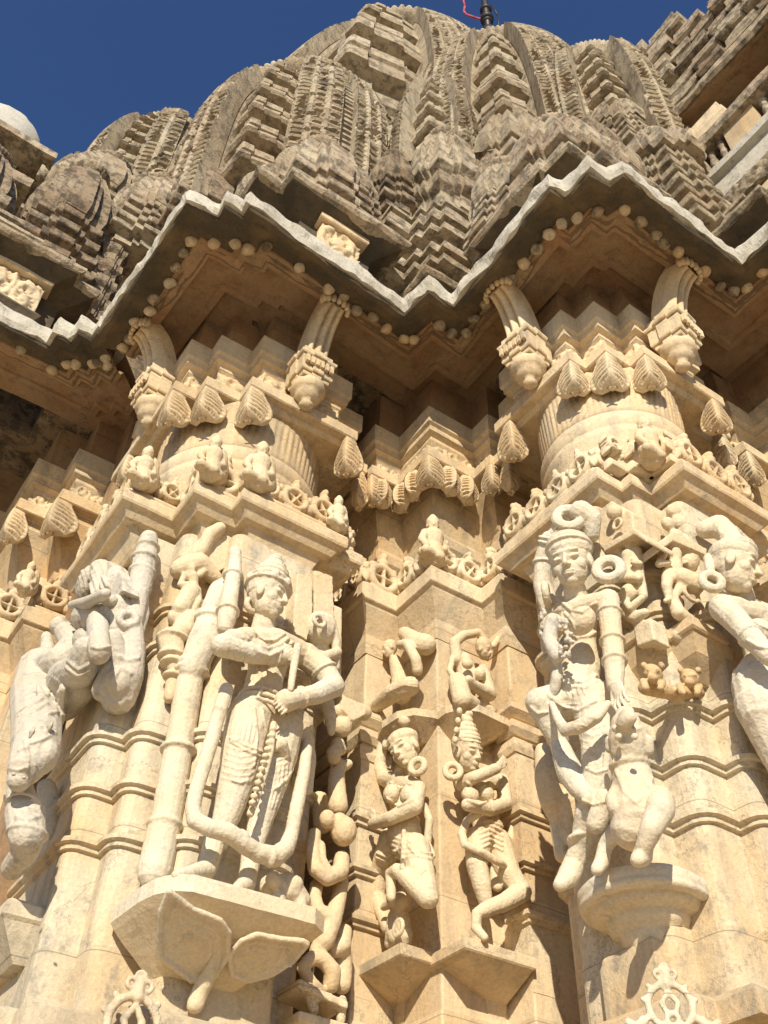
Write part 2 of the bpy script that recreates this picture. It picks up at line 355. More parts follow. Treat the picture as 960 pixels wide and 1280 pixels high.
# ------------------------------------------------------------------ figures: tapered limbs grown into one skin
class Fig:
    """Tapered capsules, ellipsoids and rings that are grown together into one continuous carved surface.
    Points are (px, py, out) on a wall plane: x or y of the plane and 'out' metres in front of it."""
    def __init__(s, u=None, v=None):
        s.u, s.v = u, v; s.v_, s.f_ = [], []
        s.n = Vector((-1,0,0)) if u is not None else Vector((0,-1,0))
        s.e = Vector((0,-1,0)) if u is not None else Vector((1,0,0))       # to the right along the wall
    def p(s, q):
        if isinstance(q, Vector): return q
        x, y, d = q
        return at(x, y, u=s.u-d) if s.u is not None else at(x, y, v=s.v-d)
    def r(s, p, px): return px*depth(p)/F_PX
    def _add(s, vs, fs): b = len(s.v_); s.v_ += vs; s.f_ += [[i+b for i in f] for f in fs]
    def ball(s, c, ax, n=12, m=8):
        """ellipsoid with three axis vectors"""
        vs = []; fs = []
        for j in range(1, m):
            ph = math.pi*j/m
            for i in range(n):
                th = 2*math.pi*i/n
                vs.append(c+ax[0]*(math.sin(ph)*math.cos(th))+ax[1]*(math.sin(ph)*math.sin(th))+ax[2]*math.cos(ph))
        a = len(vs); vs += [c+ax[2], c-ax[2]]
        for j in range(m-2):
            for i in range(n):
                k = (i+1) % n; fs.append([j*n+i, (j+1)*n+i, (j+1)*n+k, j*n+k])
        for i in range(n):
            k = (i+1) % n; fs.append([a, i, k]); fs.append([a+1, (m-2)*n+k, (m-2)*n+i])
        s._add(vs, fs)
    def ell(s, q, rs, tilt=0, yaw=0, px=True):
        """ellipsoid along wall right, up, out; sizes in photo pixels (or metres); tilt turns it in the wall plane"""
        c = s.p(q); k = depth(c)/F_PX if px else 1
        a = s.e; b = Vector((0,0,1)); n = s.n
        if yaw: a, n = a*math.cos(yaw)+n*math.sin(yaw), n*math.cos(yaw)-a*math.sin(yaw)
        if tilt: a, b = a*math.cos(tilt)+b*math.sin(tilt), b*math.cos(tilt)-a*math.sin(tilt)
        s.ball(c, (a*rs[0]*k, n*rs[2]*k, b*rs[1]*k))
    def cap(s, q1, r1, q2, r2, flat=1.0, n=14):
        """tapered capsule; radii in photo pixels; flat squashes it along the wall normal"""
        a, b = s.p(q1), s.p(q2); ra, rb = s.r(a, r1), s.r(b, r2); d = b-a; L = d.length
        if L < 1e-5: return s.ball(a, (s.e*ra, s.n*ra, Vector((0,0,1))*ra))
        d /= L; e1 = d.cross(s.n)
        if e1.length < .05: e1 = d.orthogonal()
        e1.normalize(); e2 = d.cross(e1)
        rings = []
        for k in range(1, 4):
            t = math.pi/2*k/3; rings.append((-math.cos(t)*ra, math.sin(t)*ra))
        for k in range(0, 3):
            t = math.pi/2*k/3; rings.append((L+math.sin(t)*rb, math.cos(t)*rb))
        vs = []; fs = []
        for h, r in rings:
            for i in range(n):
                th = 2*math.pi*i/n; vs.append(a+d*h+e1*(math.cos(th)*r)+e2*(math.sin(th)*r*flat))
        q = len(vs); vs += [a-d*ra, b+d*rb]
        for j in range(len(rings)-1):
            for i in range(n):
                k = (i+1) % n; fs.append([j*n+i, j*n+k, (j+1)*n+k, (j+1)*n+i])
        for i in range(n):
            k = (i+1) % n; fs.append([q, k, i]); fs.append([q+1, (len(rings)-1)*n+i, (len(rings)-1)*n+k])
        s._add(vs, fs)
    def chain(s, pts, flat=1.0):
        """pts: (px, py, out, r)"""
        for a, b in zip(pts[:-1], pts[1:]): s.cap(a[:3], a[3], b[:3], b[3], flat)
    def ring(s, q, Rr, rr, ax, n=20, m=8):
        """torus round a direction; sizes in photo pixels"""
        c = s.p(q); k = depth(c)/F_PX; Rr *= k; rr *= k; ax = Vector(ax).normalized(); e1 = ax.orthogonal().normalized(); e2 = ax.cross(e1)
        vs, fs = [], []
        for i in range(n):
            a = 2*math.pi*i/n; d = e1*math.cos(a)+e2*math.sin(a)
            for j in range(m):
                b = 2*math.pi*j/m; vs.append(c+d*(Rr+rr*math.cos(b))+ax*(rr*math.sin(b)))
        for i in range(n):
            for j in range(m):
                fs.append([i*m+j, ((i+1)%n)*m+j, ((i+1)%n)*m+(j+1)%m, i*m+(j+1)%m])
        s._add(vs, fs)
    def band(s, q1, q2, t, Rr, rr):
        """a bangle round a limb that runs from q1 to q2, at fraction t"""
        a, b = s.p(q1), s.p(q2); s.ring(a.lerp(b, t), Rr, rr, b-a)
    def slab(s, pts, d0, d1):
        """a flat piece with a traced outline [(px,py)], from d0 to d1 out of the wall"""
        n = len(pts); f = [s.p((x, y, d1)) for x, y in pts]
        k = [p-s.n*(d1-d0) for p in f]
        s._add(f+k, [list(range(n)), list(range(n, 2*n))[::-1]]+[[i, n+i, n+(i+1)%n, (i+1)%n] for i in range(n)])
    def head(s, q, h, face, up=(0,0,1), hair=True, rough=False):
        """head of height h photo pixels; face = direction it looks; eyes, nose, mouth and ears included"""
        c = s.p(q); k = h*depth(c)/F_PX; f = Vector(face).normalized(); w = Vector(up); w = (w-f*w.dot(f)).normalized(); r = f.cross(w)
        B = lambda x, y, z, a, b, d: s.ball(c+r*(x*k)+w*(y*k)+f*(z*k), (r*a*k, f*d*k, w*b*k), 14, 10)
        B(0, .10, -.03, .37, .42, .40)                    # skull
        B(0, -.18, .06, .29, .32, .29)                    # jaw
        B(0, -.40, .20, .12, .10, .11)                    # chin
        B(.17, -.13, .17, .14, .14, .13); B(-.17, -.13, .17, .14, .14, .13)   # cheeks
        s.ball(c+w*(.12*k)+f*(.31*k), (r*.27*k, f*.07*k, w*.05*k))            # brow
        for sx in (-1, 1):
            B(sx*.155, .015, .285, .095, .055, .06)       # lids
            B(sx*.155, .0, .33, .085, .022, .03); s._capm(c+r*(sx*.06*k)+w*(.115*k)+f*(.36*k), .018*k, c+r*(sx*.25*k)+w*(.12*k)+f*(.29*k), .014*k)
            s.ball(c+r*(sx*.36*k)-w*(.05*k)-f*(.02*k), (r*.05*k, f*.09*k, w*.15*k))
        vs = [(0, .10, .33, .035), (0, -.13, .42, .046)]
        a, b = [c+r*(x*k)+w*(y*k)+f*(z*k) for x, y, z, _ in vs]
        s._capm(a, .035*k, b, .048*k)
        B(.05, -.15, .375, .04, .035, .045); B(-.05, -.15, .375, .04, .035, .045)
        B(0, -.262, .325, .12, .022, .05); B(0, -.31, .318, .095, .026, .05)
        if hair: B(0, .22, -.06, .40, .33, .40)
        return c, r*k, w*k, f*k
    def drape(s, pts, r, out=.4):
        """a cord, hem or seam laid on the surface grown so far, along a line of the photograph"""
        from mathutils.bvhtree import BVHTree
        bv = BVHTree.FromPolygons(s.v_, s.f_); prev = None
        for (x0, y0), (x1, y1) in zip(pts[:-1], pts[1:]):
            n = max(1, int(math.hypot(x1-x0, y1-y0)/3))
            for k in range(n+1):
                q = k/n; d = ray(x0+(x1-x0)*q, y0+(y1-y0)*q); h = bv.ray_cast(Vector((0,0,0)), d.normalized())
                if h[0] is None: prev = None; continue
                kk = depth(h[0])/F_PX; p = h[0]-d.normalized()*(r*out*kk)
                if prev is not None and (prev-p).length < 14*kk: s._capm(prev, r*kk, p, r*kk)
                prev = p
    def _capm(s, a, ra, b, rb):
        k1 = F_PX/depth(a); k2 = F_PX/depth(b); s.cap(a, ra*k1, b, rb*k2)
    def hand(s, wrist, tip, w=5.0, curl=0, spread=.5):
        """palm and five fingers between two points"""
        a, b = s.p(wrist), s.p(tip); d = (b-a); L = d.length; d.normalize()
        side = d.cross(s.n).normalized(); k = depth(a)/F_PX; out = s.n
        pm = a+d*L*.45
        s.ball(a.lerp(pm, .6), (side*w*.95*k, out*w*.45*k, d*L*.33))
        for i in range(4):
            o = (i-1.5)/1.5; base = pm+side*(o*w*.72*k); ln = L*(.55 - .07*abs(o-.2))
            mid = base+d*ln*.55+out*(.15*ln)+side*(o*spread*w*.3*k); end = mid+d*ln*.45*(1-curl)-out*(curl*ln*.4)
            s._capm(base, w*.24*k, mid, w*.22*k); s._capm(mid, w*.22*k, end, w*.17*k)
        t0 = a+d*L*.2+side*(w*.8*k); t1 = t0+side*(w*.5*k)+d*L*.25; s._capm(t0, w*.3*k, t1, w*.24*k); s._capm(t1, w*.24*k, t1+d*L*.18, w*.18*k)
    def grow(s, name, mat, parent=None, vox=.007, smooth=2, rough=.0, wear=1.0):
        me = bpy.data.meshes.new(name); me.from_pydata([tuple(p) for p in s.v_], [], s.f_)
        bm = bmesh.new(); bm.from_mesh(me); bmesh.ops.recalc_face_normals(bm, faces=bm.faces); bm.to_mesh(me); bm.free()
        o = bpy.data.objects.new('tmp', me); COL.objects.link(o)
        md = o.modifiers.new('r', 'REMESH'); md.mode = 'VOXEL'; md.voxel_size = vox; md.use_smooth_shade = True
        if 'grain' not in bpy.data.textures:
            for nm, sc_ in (('grain', .030), ('pit', .008)):
                tx = bpy.data.textures.new(nm, 'CLOUDS'); tx.noise_scale = sc_; tx.noise_depth = 2
        if smooth:
            sm = o.modifiers.new('s', 'SMOOTH'); sm.iterations = smooth; sm.factor = .5
        for nm, am in (('grain', .0034), ('pit', .0026)):
            dm = o.modifiers.new(nm, 'DISPLACE'); dm.texture = bpy.data.textures[nm]; dm.texture_coords = 'GLOBAL'; dm.strength = am*wear; dm.mid_level = .5
        dg = bpy.context.evaluated_depsgraph_get(); new = bpy.data.meshes.new_from_object(o.evaluated_get(dg))
        bpy.data.objects.remove(o); bpy.data.meshes.remove(me); new.name = name
        new.materials.clear()
        if rough:
            co = np.empty(len(new.vertices)*3); new.vertices.foreach_get('co', co)
            for i in range(0, len(co), 3):
                q = noise.noise_vector(Vector(co[i:i+3])*14)*rough; co[i] += q.x; co[i+1] += q.y; co[i+2] += q.z
            new.vertices.foreach_set('co', co)
        for pl in new.polygons: pl.use_smooth = True
        return link(name, new, mat, parent)
# ------------------------------------------------------------------ plan lines (abacus line of every support)
P1 = [(1.45,4.40),(.905,4.40),(.905,3.575),(1.04,3.575),(1.04,3.445),(1.245,3.445),(1.245,3.30),(1.90,3.30),(1.90,3.48),(2.09,3.48),(2.09,4.5)]
C1 = [(1.45,4.44),(.80,4.44),(.80,3.61),(1.07,3.61),(1.07,3.365),(1.28,3.365),(1.28,3.265),(1.90,3.265),(1.90,3.335),(2.04,3.335),(2.04,4.4)]
P2 = [(3.3,2.95),(2.70,2.95),(2.70,2.76),(2.55,2.76),(2.55,2.165),(2.665,2.165),(2.665,2.015),(2.845,2.015),(2.845,1.91),(3.42,1.91),(3.42,2.05),(3.62,2.05),(3.62,2.9)]
C2 = [(3.3,2.93),(2.59,2.93),(2.59,2.155),(2.75,2.155),(2.75,2.09),(2.88,2.09),(2.88,1.88),(3.50,1.88),(3.50,1.98),(3.66,1.98),(3.66,2.9)]
PC = [(2.14,4.6),(2.14,3.45),(2.325,3.45),(2.325,3.135),(2.66,3.135),(2.66,2.98),(2.95,2.98),(2.95,2.80),(3.5,2.80)]
CC = [(2.20,4.6),(2.20,3.556),(2.42,3.556),(2.42,3.235),(2.755,3.235),(2.755,3.07),(3.05,3.07),(3.05,2.8)]
PL = [(.50,7.0),(.50,4.97),(.69,4.97),(.69,4.735),(1.05,4.735),(1.05,4.5),(1.6,4.5)]
PF = [(-.32,7.6),(-.32,6.3),(-.05,6.3),(-.05,6.12),(.16,6.12),(.16,5.6),(.7,5.6)]
XL, XR, YU = Vector((1,0,0)), Vector((0,1,0)), Vector((0,0,1))
NX, NY = Vector((-1,0,0)), Vector((0,-1,0))

# ------------------------------------------------------------------ mouldings shared by the supports
def ringprof(o, z, h=.05, d=.035):
    return [(o, z-h*.55), (o+d*.45, z-h*.5), (o+d*.5, z-h*.15), (o+d, z-h*.05), (o+d*1.05, z+h*.3), (o+d*.55, z+h*.5), (o+.0, z+h*.62)]
def shaft(parent, poly, o, z0, z1, rings, mat, r=.10, name='shaft'):
    P_, N_ = mitre(poly); pl = rounded([(p[0]+n[0]*o, p[1]+n[1]*o) for p, n in zip(P_, N_)], r)
    prof = [(-.03, z0), (0, z0)]
    for z in rings: prof += ringprof(0, z)
    prof += [(0, z1), (-.03, z1)]
    mb = MB(); mb.sweep(pl, prof, seg=.05, closed=False)
    return mb.build(name, mat, parent, rough=.0022, fs=7, weld=True)
def slabprof(o_in, o_out, z_in, z0, z1, bead=.012):
    """soffit rising outwards to a lip with a small bead on top"""
    return [(o_in-.15, z_in), (o_in, z_in), (o_in+.015, z_in+.02), (o_out-.10, z0-.055), (o_out-.06, z0-.05), (o_out-.03, z0-.01), (o_out-.006, z0), (o_out, z0+.012),
            (o_out, z1-.02), (o_out-.006, z1-.004), (o_out-.02, z1), (o_out-.05, z1+.004), (o_out-.06, z1+.022), (o_out-.13, z1+.024), (o_in-.15, z1+.024)]
def moulding(parent, name, poly, prof, mat, rough=.0025, seg=.05):
    mb = MB(); mb.sweep(poly, prof, seg=seg); return mb.build(name, mat, parent, rough=rough, fs=8)
def cove(parent, c, r, z0, half, z1, mat, name='lotus_cove', lob=72, round_=8):
    n = 360; rings = []
    for j in range(11):
        t = j/10; f = t**1.9; ring = []
        for k in range(n):
            a = 2*math.pi*k/n; ca, sa = math.cos(a), math.sin(a)
            sq = half/((abs(ca)**round_+abs(sa)**round_)**(1/round_))
            rr = r*(1-f)+sq*f; rr += .008*abs(math.sin(a*lob/2))*math.sin(math.pi*min(1, t*1.1))
            ring.append((c[0]+ca*rr, c[1]+sa*rr, z0+(z1-z0)*(t**.85)))
        rings.append(ring)
    mb = MB(); mb.loft(rings, True, True, True); return mb.build(name, mat, parent)
def drum(parent, c, r, z0, z1, mat):
    mb = MB()
    mb.lathe((c[0], c[1], 0), [(r*.4, z0),(r*.74, z0),(r*.76, z0+.06),(r*.88, z0+.16),(r*.965, z0+.28),(r*.985, z0+.31),(r*.97, z0+.315),(r*.985, z0+.322),(r, z0+.37),(r*1.0, z0+.405),(r*.985, z0+.42),(r*.95, z0+.43),(r*.93, z1+.012),(r*.5, z1+.02)], n=96)
    return mb.build('drum', mat, parent)
def flat_leaf(parent, x, y, z, e, n, W, H, mat=None):
    mb = MB(); leaf(mb, Vector((x, y, z)), e, n, e*-1, n*1.0, W, H); return mb.build('leaf_ornament', mat or M['cap'], parent)
def corner_leaf(parent, x, y, z, W, H, seed=0, e=True, mat=None):
    """leaf folded round the outward corner (x, y)"""
    mb = MB(); leaf(mb, Vector((x, y, z)), Vector((1,0,0)), NY, Vector((0,1,0)), NX, W, H, seed=seed)
    return mb.build('leaf_ornament', mat or M['cap'], parent)

def pier(name, label, P, C, cz, r, half, shafto, leaves, seed):
    root = empty(name, (P[5][0]+.4, P[5][1]+.4, GROUND), label, 'pier')
    shaft(root, P, shafto, 1.16, 3.42, (1.80, 2.03, 2.27, 2.72, 2.93), M['shaft'], r=.075)
    moulding(root, 'cornice', C, slabprof(-.16, 0, 3.34, 3.52, 3.6), M['cap'])
    mb = MB(); openwork(mb, C, -.05, 3.615, .29, cw=.165, seed=seed); mb.build('cresting', M['cap'], root)
    drum(root, cz, r, 3.6, 4.03, M['cap'])
    cove(root, cz, r*.94, 4.03, half, 4.395, M['wall'], round_=2)
    ab = moulding(root, 'abacus', P, [(-.3,4.35),(-.05,4.35),(-.03,4.37),(-.028,4.385),(.012,4.388),(.02,4.396),(.02,4.465),(.012,4.476),(-.3,4.478)], M['cap'])
    mb = MB(); mb.sweep(P, [(-.4,4.47),(-.075,4.47),(-.075,4.70),(-.4,4.70)]); frieze(mb, P, -.074, 4.485, 4.665, seed+3, 'scroll', dep=.034, period=.16, maxlen=1.0, lean=-.02)
    mb.build('frieze', M['cap'], root)
    moulding(root, 'cap', P, [(-.4,4.66),(-.08,4.66),(-.06,4.685),(-.06,4.715),(-.03,4.73),(-.03,4.77),(-.015,4.785),(-.015,4.93),(-.09,4.98),(-.4,4.98)], M['cap'])
    moulding(root, 'entablature', P, [(-.5,4.96),(-.09,4.96),(-.09,5.33),(-.5,5.33)], M['soffit'])  # shade below the eave put into the brown colour
    rl = random.Random(seed)
    for k, (x, y, W, H) in enumerate(leaves): corner_leaf(ab, x, y, 4.375, W*rl.uniform(.94,1.08), H*rl.uniform(.92,1.08), k)
    return root
pier1 = pier('stone_pier', 'carved sandstone pier carrying the tall crowned male figure and round lotus capital', P1, C1, (1.46,3.84), .485, .475, -.09,
     [(.895,3.565,.135,.235),(1.03,3.435,.135,.23),(1.235,3.29,.145,.245),(1.86,3.29,.12,.28),(2.06,3.47,.07,.27),(.895,4.15,.10,.24)], 11)
pier2 = pier('stone_pier', 'carved sandstone pier carrying the tall smiling woman with a monkey at her side', P2, C2, (3.0,2.36), .405, .40, -.07,
     [(2.54,2.155,.13,.235),(2.655,2.005,.14,.24),(2.835,1.90,.13,.235),(2.54,2.66,.12,.27),(2.69,2.86,.08,.27),(3.34,1.90,.11,.24),(3.55,2.04,.09,.25)], 31)

mb = MB(); openwork(mb, [(2.66,2.13),(2.76,2.13),(2.76,2.08),(2.89,2.08),(2.89,1.93)], -.0, 3.615, .40, cw=.2, seed=77); openwork(mb, [(2.70,2.22),(2.80,2.22),(2.80,2.13),(2.93,2.13),(2.93,2.0)], -.02, 3.7, .44, cw=.2, seed=78)
mb.build('carved_gable', M['cap'], pier2)
def pilaster(name, label, P, C, seed, leaves, shaftz=(1.1, 3.42), rings=(1.80,2.03,2.27), figs=False):
    root = empty(name, (P[3][0]+.2, P[3][1]+.2, GROUND), label, 'pilaster')
    shaft(root, C, -.055, shaftz[0], shaftz[1], () if figs else rings, M['cap'], r=.012)
    if figs:                      # the dancers' panel has plain faces; only the side strips carry rings and a stepped cap
        for sub in (C[0:3], C[4:]):
            mb = MB()            # one strip of rings on each side
            for z in rings: mb.sweep(sub, [(-.08, z-.04)]+ringprof(-.055, z)+[(-.08, z+.04)])
            for z, d in ((2.62,.02),(2.71,.035),(2.80,.05)): mb.sweep(sub, [(-.08,z-.03),(-.055+d*.4,z-.03),(-.055+d,z),(-.055+d,z+.035),(-.055,z+.05),(-.08,z+.05)])
            mb.sweep(sub, [(-.10,1.5),(-.056,1.5),(-.056,2.95),(-.10,2.95)]); mb.build('side_strip', M['cap'], root, rough=.003)
    moulding(root, 'cornice', C, [(-.3,3.22),(-.05,3.22),(-.045,3.25),(-.035,3.33),(-.02,3.36),(.035,3.46),(.04,3.475),(.055,3.48),(.06,3.485),(.06,3.575),(.052,3.59),(-.3,3.595)], M['cap'])
    mb = MB(); openwork(mb, C, .01, 3.59, .32, cw=.17, seed=seed, maxlen=.8); mb.build('cresting', M['cap'], root)
    moulding(root, 'neck', P, [(-.4,3.58),(-.20,3.58),(-.19,3.84),(-.14,3.90),(-.13,3.95),(-.165,3.97),(-.165,4.01),(-.15,4.05),(-.07,4.26),(-.05,4.31),(-.06,4.33),(-.06,4.38),(-.4,4.38)], M['wall'])
    ab = moulding(root, 'abacus', P, [(-.3,4.37),(-.05,4.37),(-.045,4.385),(.0,4.385),(.008,4.392),(.008,4.465),(.0,4.478),(-.3,4.48)], M['cap'])
    mb = MB(); mb.sweep(P, [(-.4,4.47),(-.08,4.47),(-.08,4.66),(-.4,4.66)]); frieze(mb, P, -.078, 4.485, 4.62, seed+3, 'scroll', dep=.04, period=.10, maxlen=1.0, lean=-.02, top=.12)
    mb.build('frieze', M['cap'], root)
    moulding(root, 'cap', P, [(-.4,4.60),(-.08,4.60),(-.06,4.635),(-.06,4.66),(-.03,4.68),(-.03,4.72),(-.01,4.735),(-.01,4.87),(-.08,4.92),(-.4,4.92)], M['cap'])
    moulding(root, 'entablature', P, [(-.5,4.90),(-.09,4.90),(-.09,5.33),(-.5,5.33)], M['soffit'])
    for k, (x, y, W, H) in enumerate(leaves): corner_leaf(ab, x, y, 4.365, W, H, k)
    return root
slim = pilaster('corner_pilaster', 'slim corner pilaster in the recess with two dancers on its shaft', PC, CC, 51,
     [(2.135,3.445,.10,.22),(2.315,3.125,.14,.21),(2.65,2.97,.09,.21)], figs=True)
DX, DY = P2[6][0]-P1[5][0]-.02, P2[6][1]-P1[5][1]-.02
for x, y, e, n in ((2.475,3.125,XL,NY),(2.60,3.125,XL,NY),(2.315,3.29,XR,NX),(2.315,3.41,XR,NX),(2.21,3.44,XL,NY)):
    flat_leaf([c for c in slim.children if c.name.startswith('abacus')][0], x, y, 4.362, e, n, .075, .20)
pilaster('corner_pilaster', 'corner pilaster at the right border beyond the woman carved pier', shift(PC, 1.64, -1.40), shift(CC, 1.64, -1.40), 71,
     [(2.135+1.64,3.445-1.4,.10,.24),(2.315+1.64,3.125-1.4,.13,.22)])
pilaster('corner_pilaster', 'shaded pilaster with pierced leaves left of the crowned statue pier', PL, shift(PL,.09,.09), 91,
     [(.495,4.965,.12,.25),(.68,4.725,.17,.26)])
pilaster('corner_pilaster', 'farthest pilaster cut by the left border', PF, shift(PF,.09,.09), 95, [(-.06,6.11,.14,.27)])

# ------------------------------------------------------------------ walls between and behind the supports
wl = MB(); wl.sweep([(.95,9),(.95,4.62),(2.35,4.62),(2.35,3.75),(3.2,3.75),(3.2,2.6),(4.2,2.6),(4.2,1.2),(6,1.2)], [(-.3,-1.6),(0,-1.6),(0,6.4),(-.3,6.4)], seg=.3)
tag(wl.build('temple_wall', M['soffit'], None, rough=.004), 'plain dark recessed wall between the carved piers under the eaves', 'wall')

# plinth with its sloping top course
pl = MB()
for P, o in ((P1, .12), (P2, .12)):
    pl.sweep(P, [(o-.5,1.0),(o-.14,1.0),(o-.10,1.02),(o+.02,1.03),(o+.02,1.10),(o-.02,1.13),(o-.17,1.17),(o-.5,1.17)])
base = empty('temple_plinth', (2.0,3.2,GROUND), 'moulded stone plinth course under all the piers', 'plinth')
pl.build('ledge_course', M['shaft'], base, rough=.004)
pl = MB()
allp = [(.3,7),(.3,5.2),(.75,5.2),(.75,3.45),(.92,3.45),(.92,3.3),(1.1,3.3),(1.1,3.15),(1.95,3.15),(1.95,3.5),(2.25,3.5),(2.25,3.06),(2.42,3.06),(2.42,2.1),(2.6,2.1),(2.6,1.9),(2.75,1.9),(2.75,1.75),(3.6,1.75),(3.6,2),(4.2,2)]
pl.sweep(allp, [(-.6,-1.6),(.25,-1.6),(.25,-.2),(.12,-.1),(.12,.55),(.17,.6),(.17,.72),(.05,.78),(.03,.93),(.0,1.0),(-.6,1.03)], seg=.1)
pl.build('base_course', M['wall'], base, rough=.004)

# ------------------------------------------------------------------ eaves
EV = [(.47,4.10),(.53,2.93),(.72,2.92),(.72,2.83),(.83,2.83),(.83,2.76),(1.93,2.83),(1.955,2.62),(2.145,2.63),(2.12,1.72),(2.215,1.71),(2.225,1.53),(2.355,1.52),(2.37,1.44),(3.31,1.455),(3.31,1.10),(3.5,1.10),(3.5,.4),(4.6,.4)]
EVL = [(-1.2,4.30),(.262,4.30),(.265,4.19),(.362,4.195),(.366,4.09),(.456,4.10),(.46,4.02),(.52,4.02)]
def eave(name, label, poly, buds, seed):
    root = empty(name, (poly[1][0], poly[1][1], 5.1), label, 'eave')
    mb = MB(); mb.sweep(poly, [(-.17,5.19),(-.16,5.15),(-.13,5.135),(-.10,5.125),(-.03,5.095),(.004,5.098),(.012,5.112),(-.02,5.19),(-.17,5.32)], seg=.03)
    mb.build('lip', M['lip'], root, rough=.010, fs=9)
    mb = MB(); mb.sweep(poly, [(-.25,5.36),(.0,5.275),(.022,5.255),(.034,5.22),(.034,5.16),(.026,5.118),(-.01,5.12),(-.06,5.20),(-.25,5.32)], seg=.025)
    mb.build('weathered_top', M['liptop'], root, rough=.018, fs=12)
    mb = MB(); mb.sweep(poly, [(-.66,5.36),(-.66,5.29),(-.50,5.275),(-.48,5.26),(-.48,5.235),(-.44,5.23),(-.43,5.245),(-.36,5.235),(-.285,5.225),(-.27,5.20),(-.27,5.165),(-.22,5.15),(-.20,5.155),(-.165,5.145),(-.155,5.16),(-.15,5.36)], seg=.05)
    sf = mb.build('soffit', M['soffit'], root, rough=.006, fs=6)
    r = random.Random(seed)
    for (a, e, n, l) in strip_faces(poly, -.15, .08):
        k = max(1, int(l/.105))
        for i in range(k):
            if len([c for c in sf.children]) > 60: break
            p = a+e*(l*(i+.5)/k)+n*(r.uniform(-.02,.02))+e*r.uniform(-.025,.025); s = r.uniform(.45,.72)
            if r.random() < .12: continue
            m2 = MB(); m2.lathe((p.x,p.y,5.155), [(.003,-.095*s),(.018,-.088*s),(.033,-.06*s),(.037,-.03*s),(.026,-.005),(.02,.03)], n=14)
            m2.build('pendant_bud', M['roofp'] if r.random() < .5 else M['shaft'], sf, rough=.008, fs=30)
    return root
eave('stone_eave', 'long zigzag stone eave with a pale edge over both piers', EV, True, 3)
eave('stone_eave', 'shorter stepped stone eave over the left pilaster', EVL, True, 5)
cl = MB()
cl.sweep(EV, [(-.60,5.36),(-.60,5.33),(-2.2,5.33),(-2.2,5.5),(-.6,5.5)], seg=.5)
tag(cl.build('soffit_slab', M['soffit'], None), 'flat shade brown ceiling slab behind the eave', 'ceiling slab')

# ------------------------------------------------------------------ ground, sun and sky
g = MB(); g.add([(-4000,-4000,GROUND),(4000,-4000,GROUND),(4000,4000,GROUND),(-4000,4000,GROUND)], [[0,1,2,3]])
tag(g.build('ground', M['ground']), 'pale stone paved ground in front of the temple', 'ground', kind='structure')
SUN_AZ, SUN_EL = R(SUNAZ), R(SUNEL)      # direction towards the sun, azimuth counted from +x to +y
to_sun = Vector((math.cos(SUN_AZ)*math.cos(SUN_EL), math.sin(SUN_AZ)*math.cos(SUN_EL), math.sin(SUN_EL)))
sl = bpy.data.lights.new('sun', 'SUN'); sl.energy = 5.0; sl.angle = R(.53); sl.color = (1, .905, .745)
so = bpy.data.objects.new('sun', sl); COL.objects.link(so); so.rotation_euler = to_sun.to_track_quat('Z', 'Y').to_euler()
w = bpy.data.worlds.new('World'); scene.world = w; w.use_nodes = True
nt = w.node_tree; nt.nodes.clear()
sky = nt.nodes.new('ShaderNodeTexSky'); sky.sky_type = 'NISHITA'; sky.sun_disc = False
sky.sun_elevation = SUN_EL; sky.sun_rotation = R(90)-SUN_AZ; sky.air_density = 1.0; sky.dust_density = .1; sky.ozone_density = 6.0
bg = nt.nodes.new('ShaderNodeBackground'); bg.inputs[1].default_value = SKYSTR
ow = nt.nodes.new('ShaderNodeOutputWorld'); hs = nt.nodes.new('ShaderNodeHueSaturation'); hs.inputs['Hue'].default_value = .507; hs.inputs['Saturation'].default_value = 1.05; nt.links.new(sky.outputs[0], hs.inputs['Color']); nt.links.new(hs.outputs[0], bg.inputs[0]); nt.links.new(bg.outputs[0], ow.inputs[0])
vs = scene.view_settings; vs.view_transform = 'Standard'; vs.look = 'None'; vs.exposure = EXPO; vs.gamma = 1
scene.render.engine = 'CYCLES'
scene.cycles.max_bounces = 6; scene.cycles.diffuse_bounces = 5
# ------------------------------------------------------------------ statues
def statue(label, base, group=None, name='statue'):
    return empty(name, base, label, 'statue', group)
def T(lst, x0, y0, k):
    """points read off an enlarged detail of the photograph"""
    return [(x0+p[0]/k, y0+p[1]/k, *p[2:]) for p in lst]
VX = .0039
# ---- crowned male statue on the right face of the left pier
VM = 3.40
r = statue('tall crowned male statue with mace and long looped garland on the left pier', (1.5, 3.2, 1.53))
f = Fig(v=VM)
hc, hr, hw, hf = f.head((335,748,.22), 62, f.e*.62+f.n*.74+Vector((0,0,-.10)), up=Vector((.03,0,1)))
f.cap((331,772,.19), 14, (328,792,.17), 16)
f.chain([(312,803,.16,19),(342,806,.17,22),(372,817,.15,18)])                       # shoulders
f.chain([(338,812,.15,29),(332,845,.15,24),(326,872,.15,25),(322,893,.15,31)], flat=.8)
f.ell((322,812,.24), (19,15,9)); f.ell((354,817,.24), (18,15,9))
f.chain([(308,800,.17,17),(278,807,.34,15),(318,818,.33,12.5),(350,822,.29,9.5)])   # near arm, bent across the chest
f.hand((350,822,.29), (371,812,.30), 8, .35)
f.chain([(380,819,.15,17),(402,835,.20,16),(417,858,.22,14.5),(395,868,.27,13),(368,873,.29,11)])
f.hand((366,874,.29), (344,889,.30), 8.5, .3)
f.chain([(368,874,.29,13),(357,876,.29,15)])
f.chain([(312,896,.16,29),(303,940,.17,27),(298,968,.17,24),(284,1018,.15,18),(271,1050,.14,12)])  # right leg
f.chain([(269,1050,.14,14),(262,1075,.15,13),(257,1088,.17,13),(236,1092,.24,9),(220,1094,.27,6)])
